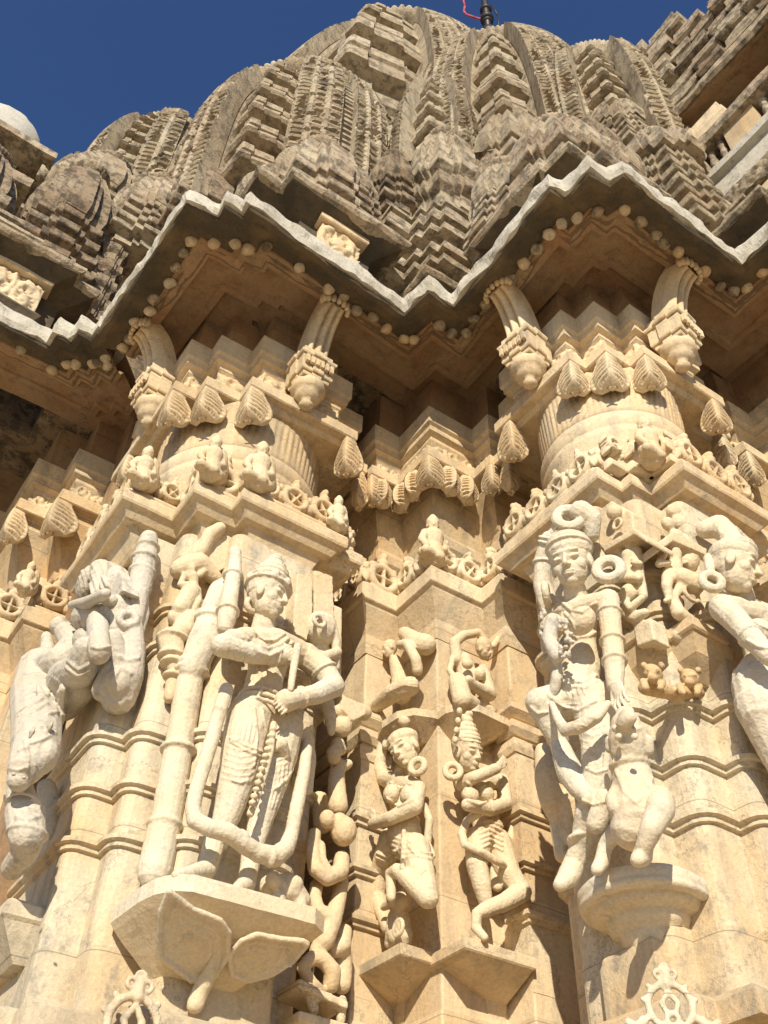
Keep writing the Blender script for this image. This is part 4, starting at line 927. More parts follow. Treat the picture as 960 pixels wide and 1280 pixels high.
t = MB(); t.box(.85,1.1,3.74,4.35,1.50,1.575,bev=.015); t.loft([[(.86,3.75,1.502),(1.1,3.75,1.502),(1.1,4.3,1.502),(.86,4.3,1.502)],[(.95,3.80,1.38),(1.1,3.80,1.38),(1.1,4.2,1.38),(.95,4.2,1.38)]])
tag(t.build('figure_bracket', M['shaft'], None, rough=.006), 'plain grey bracket at the left border under the rearing animal', 'bracket')

# ---- dancers on the corner pilaster
UD, VD = 2.475, 3.29
r = statue('dancer statue with hair knot and ring earring on the corner pilaster, left side', (2.25,3.35,1.6))
f = Fig(u=UD)
hc, hr, hw, hf = f.head((506,937,.15), 50, f.n*.8+f.e*.15+Vector((0,0,-.30)), up=Vector((.0,.22,1)))
f.chain([(502,962,.12,9),(500,975,.10,11)]); f.chain([(482,974,.1,10),(500,978,.11,13),(522,984,.1,10)]); f.chain([(498,988,.10,19),(503,1015,.10,13),(505,1040,.12,24),(508,1055,.11,22)], flat=.85)
f.ell((489,992,.165),(12,12,10)); f.ell((510,994,.165),(13,12,10))
f.chain([(479,974,.1,9),(474,955,.12,8),(478,932,.12,7),(484,912,.12,6)]); f.chain([(523,985,.10,10),(518,1008,.17,11),(490,1022,.22,9),(466,1030,.22,7)]); f.hand((468,1030,.22),(462,1008,.22),5,.4)
f.chain([(490,1052,.12,18),(474,1090,.10,12),(470,1120,.09,12),(480,1145,.09,9),(484,1160,.12,8)])
f.chain([(518,1062,.12,21),(528,1098,.14,17),(535,1122,.16,14),(512,1100,.2,12),(497,1088,.22,9),(488,1092,.22,7),(489,1122,.22,6)])
f.drape([(471,1066),(485,1072),(500,1060)], 2); f.drape([(471,1072),(486,1078),(500,1068)], 2); f.drape([(510,1050),(522,1064),(540,1068)], 2); f.drape([(510,1056),(522,1070),(540,1074)], 2); f.drape([(505,1036),(504,1060),(503,1085)], 3)
f.ring((503,1027,.1), 20, 2.5, (0,.1,1)); f.drape([(484,998),(498,1008),(516,1000)], 1.8); f.drape([(488,978),(500,986),(514,980)], 1.8); f.drape([(524,1094),(530,1088)], 2)
for k in range(5): f.drape([(484,1042+k*6),(500,1049+k*6),(520,1046+k*6)], .9); f.drape([(518+k*3,1085+k*5),(524+k*2,1078+k*6)], .9)
bd = f.grow('body', M['figw'], r, VX, 1)
g = Fig(u=UD); g.ball(hc+hw*.26-hf*.06, (hr*.43, hf*.43, hw*.28), 14, 9); g.ell((496,905,.14),(10,9,9)); g.ell((505,902,.14),(9,8,8)); g.chain([(486,915,.13,5),(482,932,.13,5)]); g.grow('hair_knot', M['figw'], bd, VX, 1)
g = Fig(u=UD); g.ring((522,958,.13), 9.5, 4.5, g.n*.8+g.e*.5); g.grow('earring', M['figw'], bd, VX, 1)
g = Fig(u=UD); g.chain([(515,1003,.12,4),(530,1008,.08,5),(537,1025,.07,5),(534,1055,.06,5),(541,1070,.05,4)]); g.grow('scarf', M['figw'], r, VX, 1)
g = Fig(u=UD); g.ell((500,1128,.12),(14,13,11)); g.chain([(488,1128,.16,6),(480,1134,.16,5)]); g.chain([(498,1150,.10,15),(500,1170,.10,17)]); g.ring((498,1160,.18), 10, 3, g.n); g.ring((498,1160,.18), 4, 3, g.n); g.chain([(488,1160,.14,6),(486,1180,.12,6)])
tag(g.grow('attendant_statue', M['figw'], None, .0055, 1), 'crouching dwarf holding up the foot of the dancer with the hair knot', 'statue')

r = statue('dancer statue with pointed crown and flowing scarf on the corner pilaster', (2.55,3.0,1.6))
f = Fig(v=VD)
hc, hr, hw, hf = f.head((584,941,.16), 48, f.n*.8+f.e*.22+Vector((0,0,-.28)), up=Vector((-.26,0,1)))
f.chain([(592,963,.12,8),(598,975,.1,10)]); f.chain([(578,980,.1,9),(602,980,.11,12),(626,976,.1,9)]); f.chain([(594,990,.1,20),(602,1010,.1,14),(610,1035,.12,21)], flat=.85)
f.ell((588,994,.155),(12,11,10)); f.ell((607,992,.155),(12,11,10))
f.chain([(577,980,.12,9),(592,972,.20,8),(620,961,.22,7)]); f.hand((620,961,.22),(634,945,.2),5,.6)
f.chain([(628,976,.1,9),(632,1005,.14,9),(612,1012,.2,8.5),(584,1006,.22,8)])
f.chain([(598,1050,.12,18),(596,1080,.14,14),(602,1105,.14,12),(607,1128,.13,9)])
f.chain([(622,1055,.12,19),(636,1092,.16,15),(652,1115,.18,13),(630,1128,.2,11),(604,1138,.2,9),(596,1142,.19,7),(595,1160,.18,6.5),(606,1172,.22,5)])
f.chain([(618,1090,.10,8),(622,1108,.12,7)])
for k in range(6): f.drape([(598+k,1030+k*6),(612,1025+k*6),(628,1033+k*6)], 1.7)
f.ring((604,1022,.1), 18, 2.5, (0,0,1)); f.drape([(584,1000),(598,1006),(614,1000)], 1.8); f.drape([(584,978),(598,986),(612,978)], 1.8)
bd = f.grow('body', M['figw'], r, VX, 1)
g = Fig(v=VD); 
for q, ra in ((.26,.42),(.36,.40),(.46,.36),(.58,.30),(.70,.24),(.84,.16),(.98,.09)):
    a = hc+hw*q-hf*.05; g.ball(a, (hr*ra, hf*ra, hw*.12), 12, 6)
for k in range(10): g.ell((569+k%3*7+k*.6, 925-k*4, .2), (4,5,4))
g.grow('crown', M['figw'], bd, VX, 1)
g = Fig(v=VD); g.ring((566,964,.15), 9.5, 4.5, g.n*.8-g.e*.5); g.grow('earring', M['figw'], bd, VX, 1)
g = Fig(v=VD); g.chain([(604,1006,.2,4),(598,1018,.19,4.5),(584,1026,.14,5),(577,1042,.13,5.5),(581,1056,.16,5),(600,1064,.20,5),(624,1078,.2,5),(645,1092,.14,4)]); g.chain([(640,1018,.1,4.5),(639,1040,.09,5),(635,1066,.1,5),(639,1074,.1,4)]); g.grow('scarf', M['figw'], r, VX, 1)

def ledge(label, x0, x1, y0, y1, zt, zb, mat='cap'):
    e_ = empty('figure_ledge', ((x0+x1)/2,(y0+y1)/2,zt), label, 'ledge')
    mb = MB(); mb.box(x0,x1,y0,y1,zt-.045,zt,bev=.008); mb.build('slab', M[mat], e_, rough=.003)
    return e_
def lozenge(label, front_u, front_v, u1, v1, zt, zb):
    e_ = empty('figure_ledge', (front_u, front_v, zt), label, 'ledge')
    mb = MB(); mb.box(front_u,u1,front_v,v1,zt-.05,zt,bev=.006); mb.build('slab', M['cap'], e_, rough=.003)
    mb = MB(); mb.loft([[(front_u+.01+i*(u1-front_u),front_v+.01+i*(v1-front_v),z),(u1-.01,front_v+.01+i*(v1-front_v),z),(u1-.01,v1-.01,z),(front_u+.01+i*(u1-front_u),v1-.01,z)] for i, z in ((0,zt-.049),(.30,zt-.085),(.66,zt-.13),(.80,zb))]); mb.build('underside', M['cap'], e_, rough=.003)
lozenge('lozenge ledge under the dancer with the hair knot', 2.29, 3.31, 2.53, 3.62, 1.63, 1.33)
lozenge('lozenge ledge under the dancer with the pointed crown', 2.44, 3.09, 2.80, 3.36, 1.62, 1.33)
def curved(label, pts, z, bow, und):
    e_ = empty('figure_ledge', (*pts[0], z), label, 'ledge'); mb = MB()
    top = [(*p, z) for p in pts]; mid = [(*p, z-.04) for p in pts]; low = [(p[0]*.45+und[0]*.55, p[1]*.45+und[1]*.55, z-.11) for p in pts]
    mb.loft([low, mid, top]); mb.build('slab', M['cap'], e_, rough=.003)
curved('curved thin ledge above the dancer with the hair knot', [(2.53,3.60),(2.33,3.59),(2.29,3.49),(2.30,3.38),(2.35,3.31),(2.44,3.27),(2.53,3.27)], 2.75, 0, (2.53,3.45))
curved('curved thin ledge above the dancer with the pointed crown', [(2.46,3.35),(2.46,3.21),(2.50,3.13),(2.58,3.10),(2.77,3.11),(2.80,3.16),(2.80,3.35)], 2.75, 0, (2.62,3.34))
# small figures on those ledges
f = Fig(u=UD); f.head((487,812,.12), 24, f.n-f.e*.5+Vector((0,0,-.3))); f.chain([(494,826,.1,8),(500,850,.08,11),(502,868,.08,13)]); f.chain([(500,806,.12,6),(510,806,.14,6.5),(520,825,.12,7),(522,838,.1,7)]); f.chain([(506,792,.08,9),(520,803,.08,13),(532,806,.06,14)])
f.chain([(512,858,.14,13),(492,866,.17,12),(474,880,.16,9),(464,888,.14,7)]); f.chain([(484,862,.05,10),(482,830,.06,9)])
for k in range(4): f.drape([(484+k*2,866-k*4),(505,856-k*3),(528,860-k*4)], 1.6)
tag(f.grow('attendant_statue', M['figw'], None, .005, 1), 'small bent figure on the curved ledge above the hair knot dancer', 'statue')
f = Fig(v=VD); f.head((605,812,.13), 27, f.n*.7+f.e*.4+Vector((0,0,-.3)), up=Vector((-.4,0,1))); f.chain([(571,824,.1,8),(568,803,.11,7),(580,794,.13,6),(598,791,.14,5.5),(606,800,.14,5)])
f.chain([(580,826,.1,11),(584,845,.1,13),(580,868,.08,14)]); f.chain([(572,852,.14,12),(578,875,.17,13),(592,880,.16,9)]); f.chain([(604,838,.13,8),(612,868,.14,9),(590,856,.18,7),(586,850,.2,6)]); f.ell((584,830,.18),(8,7,6)); f.ell((600,842,.16),(8,9,7)); f.chain([(600,880,.1,9),(612,890,.1,8)])
f.chain([(566,822,.1,4),(562,838,.1,4),(570,850,.12,4)]); f.chain([(616,808,.12,4),(626,794,.1,4.5),(636,772,.07,3)])
tag(f.grow('attendant_statue', M['figw'], None, .005, 1), 'small figure bending its arm over its head above the crowned dancer', 'statue')

# ---- stacked acrobats and animals in the slot right of the crowned statue
K = lambda l: T(l, 360, 860, 3.05)
f = Fig(v=3.56)
for c in ([(190,290,.06,9),(185,360,.1,11),(190,450,.12,13)],[(205,300,.06,8),(230,290,.08,6)],[(100,560,.1,9),(92,620,.12,9.5),(105,690,.14,10),(150,725,.15,10),(200,700,.14,11),(205,650,.12,10)],
          [(125,600,.12,6),(128,650,.14,6),(150,690,.15,6)],[(110,750,.06,8),(100,800,.1,9),(115,850,.12,9),(160,880,.12,13)],[(205,740,.06,9),(190,820,.1,10),(165,890,.12,13),(140,960,.12,13),(110,1000,.1,10)],
          [(215,930,.06,10),(205,980,.08,12),(175,1000,.08,10)],[(55,1065,.12,8),(90,1030,.12,9),(135,1035,.12,10),(170,1080,.12,11),(165,1130,.1,11)],[(55,1070,.12,7),(90,1130,.12,9),(120,1160,.1,9)],[(200,950,.06,12),(210,1050,.04,12),(205,1130,.04,12)]):
    f.chain(K(c))
for x, y, q in ((150,500,10.5),(212,545,17),(195,520,13)): f.ell(K([(x,y,.16)])[0], (q,q*1.15,q))
f.chain(K([(120,430,-.04,12),(130,520,-.02,12)]))
tag(f.grow('animal_statue', M['figw'], None, .006, 2), 'column of tumbling long necked beasts in the slot right of the crowned male statue', 'animal statue')
f = Fig(v=3.56)
for x, y, q in ((150,60,9),(160,110,8),(200,90,10),(205,150,13),(230,120,10),(190,215,9),(175,250,10),(200,235,8),(175,265,9)): f.ell(K([(x,y,.12)])[0], (q,q,q))
f.chain(K([(215,100,.1,8),(250,80,.1,10),(290,95,.08,10)])); f.slab(K([(200,20),(300,70),(298,100),(250,125),(205,80)]), .0, .16)
tag(f.grow('carved_knot', M['figw'], None, .006, 1), 'cluster of small carved heads and a block above the tumbling beasts', 'carving')
f = Fig(v=3.50); f.slab([(374,1222),(436,1252),(436,1262),(374,1234)], -.05, .12); f.slab([(374,1262),(436,1280),(436,1292),(374,1276)], -.05, .12); f.chain([(386,1235,.08,7),(392,1262,.08,7)]); f.chain([(428,1250,.08,6),(426,1275,.08,6)])
tag(f.grow('stone_footing', M['cap'], None, .007, 1), 'small open stone footing under the tumbling beasts', 'footing')

# ---- corbels that carry the eave
def eave_bracket(label, bx, by, tx, ty):
    """fluted arm leaning out from (bx,by) at the capital to (tx,ty) under the eave, with a turned drop below"""
    d = Vector((tx-bx, ty-by, 0)); d.normalize(); s = Vector((-d.y, d.x, 0))
    t = empty('eave_bracket', (bx, by, 4.5), label, 'corbel'); b = Vector((bx, by, 0))
    mb = MB(); mb.lathe((bx, by, 4.37), [(.004,.0),(.025,.01),(.042,.03),(.03,.055),(.045,.065),(.075,.09),(.07,.115),(.085,.125),(.10,.15),(.095,.19),(.06,.20)], n=32); mb.build('drop', M['cap'], t)
    mb = MB()
    for z0, z1, w_ in ((4.555,4.59,.085),(4.585,4.72,.10),(4.715,4.745,.115),(4.74,4.80,.095)):
        q = []
        rings = []
        for z, k in ((z0,.96),(z0+.008,1),(z1-.008,1),(z1,.96)):
            rings.append([b+d*(a*w_*k)+s*(c*w_*k)+Vector((0,0,z)) for a, c in ((-1,-1),(-.35,-1),(-.35,-1.12),(.35,-1.12),(.35,-1),(1,-1),(1,-.35),(1.12,-.35),(1.12,.35),(1,.35),(1,1),(.35,1),(.35,1.12),(-.35,1.12),(-.35,1),(-1,1))])
        mb.loft(rings)
    for k in range(6):
        a = (k-2.5)*.032; p = b+d*.118+s*a+Vector((0,0,4.655)); mb.box(p.x-.010,p.x+.010,p.y-.010,p.y+.010,p.z-.03,p.z+.03)
    mb.build('block', M['cap'], t, rough=.003)
    D_ = math.hypot(tx-bx, ty-by); mb = MB(); rings = []; n = 16
    for k in range(n+1):
        q = k/n; o = D_*1.0*(q**1.6); z = 4.79+.37*math.sin(q*math.pi/2*.98)
        tang = Vector((d.x*D_*1.6*q**.6, d.y*D_*1.6*q**.6, .58*math.cos(q*math.pi/2*.98)+.02)).normalized(); nrm = s.cross(tang).normalized()
        if nrm.dot(d) < 0: nrm = -nrm
        w_ = .085*(1-.15*q); h_ = .075*(1-.1*q); c = b+d*o+Vector((0,0,z)); sec = []
        for i in range(33):
            x = -1+2*i/32; hgt = .75-.5*abs(x)**3+.55*abs(math.cos(x*math.pi*1.5))**.7; sec.append(c+s*(x*w_)+nrm*(h_*hgt))
        sec += [c+s*w_-nrm*.06, c-s*w_-nrm*.06]; rings.append(sec)
    mb.loft(rings, True, True, False); mb.build('fluted_arm', M['cap'], t, rough=.002)
    mb = MB(); e_ = b+d*D_*.97+Vector((0,0,5.13))
    for k in range(9):
        a = math.pi*(k/8-.5); p = e_+d*(.05*math.cos(a)-.01)+s*(.088*math.sin(a)); mb.lathe((p.x,p.y,5.10), [(.004,-.02),(.014,-.012),(.017,.01),(.015,.08)], n=8)
    mb.build('scalloped_cap', M['cap'], t)
eave_bracket('curved eave corbel with turned drop, left end of the crowned statue pier', .88, 3.88, .66, 3.86)
eave_bracket('curved eave corbel with turned drop, right half of the crowned statue pier', 1.55, 3.24, 1.55, 3.00)
eave_bracket('curved eave corbel with turned drop, left end of the woman pier', 2.47, 2.40, 2.26, 2.37)
eave_bracket('curved eave corbel with turned drop, right end of the woman pier', 3.06, 1.84, 3.09, 1.63)

# ---- small seated figures standing on the cornices
def cornice_figures():
    for label, x, y, h in (('small seated figure on the cornice of the crowned statue pier, at its middle corner', 1.13, 3.35, .30), ('tallest seated figure on the cornice of the crowned statue pier, at its right corner', 1.36, 3.28, .34),
                           ('smallest seated figure on the cornice of the crowned statue pier, left of the other two', .87, 3.60, .28), ('leaning seated figure at the right end of the crowned statue pier cornice', 1.84, 3.29, .24),
                           ('crowned seated figure in the middle of the cornice of the woman pier', 2.84, 2.02, .34), ('seated figure at the tip of the corner pilaster cornice', 2.41, 3.22, .36),
                           ('small seated figure at the left end of the left pilaster cornice', .68, 4.74, .22)):
        fg = Fig(v=y); p = Vector((x, y, 3.625)); k = F_PX/depth(p)*h/100
        B = lambda a, b, c: p+Vector((a*h/100*.8-c*h/130, -a*h/100*.0-c*h/100, b*h/100))
        fg._capm(B(-22,9,10), .09*h, B(16,7,18), .08*h); fg._capm(B(22,9,10), .09*h, B(-16,7,18), .08*h); fg._capm(B(0,12,4), .19*h, B(0,36,5), .14*h); fg._capm(B(0,36,5), .14*h, B(0,54,5), .17*h)
        fg._capm(B(-18,56,5), .075*h, B(-26,36,8), .065*h); fg._capm(B(-26,36,8), .065*h, B(-14,20,16), .05*h); fg._capm(B(18,56,5), .075*h, B(26,36,8), .065*h); fg._capm(B(26,36,8), .065*h, B(14,20,16), .05*h)
        fg.head(B(0,76,8), 25*k, Vector((-.4,-.8,-.2))); fg._capm(B(0,86,6), .11*h, B(0,98,4), .06*h); fg._capm(B(0,30,-12), .24*h, B(0,74,-12), .18*h)
        tag(fg.grow('seated_statue', M['figw'], None, .005, 1), label, 'statue')
cornice_figures()

# ---- openwork medallions on the plinth course
def medallion(label, c, e, n, R_):
    t = empty('medallion', c, label, 'medallion'); fg = Fig(v=c.y); k = F_PX/depth(c); Z = Vector((0,0,1))
    def pt(a, b, o=0): return c+e*(a*R_)+Z*(b*R_)+n*(o*R_)
    fg.ring(pt(0,0), .80*R_*k, .14*R_*k, n, 32, 8); fg.ring(pt(0,-.45,.05), .22*R_*k, .10*R_*k, n)
    for sx in (-1, 1):
        fg._capm(pt(0,.55), .10*R_, pt(sx*.30,.1), .12*R_); fg._capm(pt(sx*.30,.1), .12*R_, pt(sx*.12,-.35), .09*R_)
        for a, b, q in ((1.05,-.5,.2),(1.35,-.75,.2),(1.6,-.55,.16),(1.15,-.9,.2),(1.55,-1.0,.18),(.95,.25,.12),(.7,.72,.12)): fg.ball(pt(sx*a,b), (e*q*R_, n*q*.7*R_, Z*q*R_), 10, 7)
        fg.ring(pt(sx*1.3,-.85), .26*R_*k, .1*R_*k, n); fg.ring(pt(sx*.26,1.15), .15*R_*k, .08*R_*k, n)
    fg._capm(pt(0,.8), .22*R_, pt(0,1.3), .12*R_); fg.ring(pt(0,1.4), .14*R_*k, .07*R_*k, n)
    fg._capm(pt(-1.7,-1.25,-.3), .25*R_, pt(1.7,-1.25,-.3), .25*R_)
    fg.grow('openwork', M['shaft'], t, .0045, 1)
medallion('openwork stone medallion on the plinth under the crowned statue pier', Vector((1.17,3.10,1.035)), Vector((1,0,0)), NY, .10)
medallion('openwork stone medallion on the plinth under the woman pier', at(838,1258,v=1.74), Vector((.8,-.6,0)), Vector((-.6,-.8,0)), .066)
medallion('small openwork medallion at the lower edge under the tumbling beasts', Vector((1.62,3.08,.98)), Vector((1,0,0)), NY, .08)
medallion('small openwork medallion at the lower edge left of the woman pier', Vector((2.36,2.62,1.0)), Vector((0,-1,0)), NX, .08)

# ------------------------------------------------------------------ groups of repeats
GROUPS = {'miniature_spire': 'miniature spires crowding the temple roof', 'temple_spire': 'tall curved net carved spires', 'eave_bracket': 'curved corbels under the eave',
          'seated_statue': 'seated figures on the cornices', 'medallion': 'openwork medallions on the plinth', 'stone_pier': 'carved statue piers', 'corner_pilaster': 'corner pilasters between the piers',
          'figure_ledge': 'ledges on the corner pilaster', 'figure_bracket': 'brackets under the statues', 'stone_eave': 'zigzag eaves', 'stone_parapet': 'blackened parapets above the eaves',
          'fronton_panel': 'fronton panels on the eaves', 'statue': 'large statues on the facade', 'attendant_statue': 'small attendant statues', 'animal_statue': 'animal statues on the facade'}
for o in list(COL.objects):
    if o.parent is None and o.name.split('.')[0] in GROUPS: o['group'] = GROUPS[o.name.split('.')[0]]
# ------------------------------------------------------------------ second tier above the eaves
T2 = [(.80,4.6),(.835,2.92),(1.03,2.92),(1.04,2.80),(1.81,2.80),(1.81,3.05),(2.2,3.05),(2.18,2.53),(2.27,1.90),(2.31,1.90),(2.32,1.69),(2.52,1.69),(2.52,1.60),(3.10,1.595),(3.10,1.9),(3.4,1.9)]
T2A = [(.86,4.6),(.86,2.92),(1.03,2.92),(1.04,2.80),(1.95,2.80),(1.95,3.4)]
T2B = [(2.9,2.6),(2.26,2.6),(2.27,1.90),(2.31,1.90),(2.32,1.69),(2.52,1.69),(2.52,1.60),(3.10,1.595),(3.10,2.2)]
T2C = [(2.06,3.3),(2.06,2.78),(2.5,2.78)]
T2L = [(-1.2,5.6),(-1.2,4.23),(.27,4.23),(.27,4.34),(.42,4.34),(.42,4.7)]
T2R = [(3.5,2.0),(3.5,1.22),(3.75,1.22),(3.75,.7),(4.6,.7)]
def parapet(label, poly, z, zb, seed):
    root = empty('stone_parapet', (poly[1][0], poly[1][1], zb), label, 'parapet')
    mb = MB(); mb.sweep(poly, [(-.36,z-.02),(-.24,z-.06),(-.10,z-.03),(-.02,z-.005),(0,z+.02),(.0,z+.05),(-.05,z+.09),(-.36,z+.13)], seg=.04)
    mb.build('coping', M['roofp'], root, rough=.012, fs=9)
    mb = MB(); prof = [(-.35, z+.05)]
    for k, (a, b, o) in enumerate(((z+.10,z+.21,-.10),(z+.23,z+.34,-.15),(z+.37,z+.50,-.20),(z+.52,z+.60,-.27))): prof += [(o-.10,a),(o-.09,a+(b-a)*.3),(o-.02,a+(b-a)*.45),(o,a+(b-a)*.55),(o,b-.02),(o-.04,b)]
    mb.sweep(poly, prof+[(-.35, z+.62)], seg=.06); mb.build('stepped_courses', M['roofp'], root, rough=.005, fs=14)
    mb = MB(); mb.sweep(poly, [(-.36,zb),(-.16,zb),(-.17,zb+.10),(-.14,zb+.15),(-.20,zb+.25),(-.20,z-.10),(-.03,z-.012),(-.03,z+.01),(-.36,z+.01)], seg=.05)
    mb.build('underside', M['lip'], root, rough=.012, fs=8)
    return root
parapet('blackened stone parapet behind the left part of the zigzag eave', T2A, 5.90, 5.36, 1)
parapet('blackened stone parapet behind the right part of the zigzag eave', T2B, 5.90, 5.36, 2)
parapet('low blackened parapet corner in the notch between the two piers', T2C, 5.72, 5.36, 3)
parapet('blackened parapet over the left pilaster', T2L, 5.90, 5.30, 4)
parapet('blackened parapet at the right border under the balcony', T2R, 5.90, 5.36, 5)

def fronton(label, x0, x1, y, z0, z1, seed):
    root = empty('fronton_panel', ((x0+x1)/2, y, z0), label, 'carved panel')
    mb = MB(); cell = .008; nx = int((x1-x0)/cell); ny = int((z1-z0-.06)/cell)
    P = np.empty((ny, nx, 3)); P[..., 0] = x0+np.arange(nx)[None, :]*cell; P[..., 1] = y; P[..., 2] = z0+np.arange(ny)[:, None]*cell
    relief(mb, P, NY, blur(foliage(ny, nx, cell, seed, 'scroll', .20))*.045, .06)
    mb.build('carving', M['cap'], root)
    mb = MB(); mb.box(x0-.03, x1+.03, y-.07, y+.07, z1-.06, z1, bev=.008); mb.build('top_slab', M['cap'], root, rough=.003)
fronton('pale carved fronton panel standing on the eave of the crowned statue pier', 1.36, 1.66, 2.97, 5.50, 5.86, 5)
fronton('pale carved fronton panel with cut leaves at the left border', -.30, .10, 4.45, 5.45, 5.86, 6)

# ------------------------------------------------------------------ miniature spires
def quad_ring(cx, cy, w, z, rat=.14, rw=.5, sharp=True):
    a = w; b = w*(1+rat); c = w*rw; d = w*rw*.62; e = w*(1+rat*1.7)
    side = [(-a,-a),(-c,-a),(-c,-b),(-d,-b),(-d,-e),(d,-e),(d,-b),(c,-b),(c,-a)]
    out = []
    for k in range(4):
        ca, sa = [(1,0),(0,1),(-1,0),(0,-1)][k]
        out += [(cx+ca*x-sa*y, cy+sa*x+ca*y, z) for x, y in side]
    return out
def kuta(label, x, y, w, z, h, layers=4, mat='roof', group=None, amal=True, seed=0, rough=.005, base=.42):
    """stepped base slabs, a curved bell and a ribbed disc; (x, y) is the near corner of its base"""
    cx, cy = x+w, y+w; root = empty('miniature_spire', (cx, cy, z), label, 'spire', group)
    r = random.Random(seed); hb = h*base; mb = MB(); rings = []
    for k in range(layers):
        z0 = z+hb*k/layers; z1 = z+hb*(k+1)/layers; q = w*(1-.06*k)
        for f, zz in ((.78, z0), (.78, z0+(z1-z0)*.45), (.98, z0+(z1-z0)*.58), (1.0, z0+(z1-z0)*.62), (1.0, z0+(z1-z0)*.92), (.9, z1)):
            rings.append(quad_ring(cx, cy, q*f, zz))
    mb.loft(rings); mb.build('base_mouldings', M[mat], root, rough=rough, fs=15, sub=1)
    mb = MB(); rings = []
    for k in range(9):
        t = k/8; f = (1-.55*t**2.2)*.80 if k else .74
        rings.append(quad_ring(cx, cy, w*f, z+hb+(h*(.87-base))*t, rat=.22, rw=.58))
    mb.loft(rings); mb.build('bell', M[mat], root, rough=rough, fs=15, sub=2)
    if amal:
        mb = MB(); q = w*.62; z0 = z+h*.87
        mb.lathe((cx, cy, z0-.02), [(q*.55,0),(q*.55,.02*h),(q*.74,.03*h),(q*.84,.055*h),(q*.72,.085*h),(q*.42,.10*h),(q*.25,.15*h),(q*.08,.18*h)], n=96, lobes=32, lob=.06)
        mb.build('ribbed_disc', M[mat], root, rough=rough*.6, fs=9)
    return root

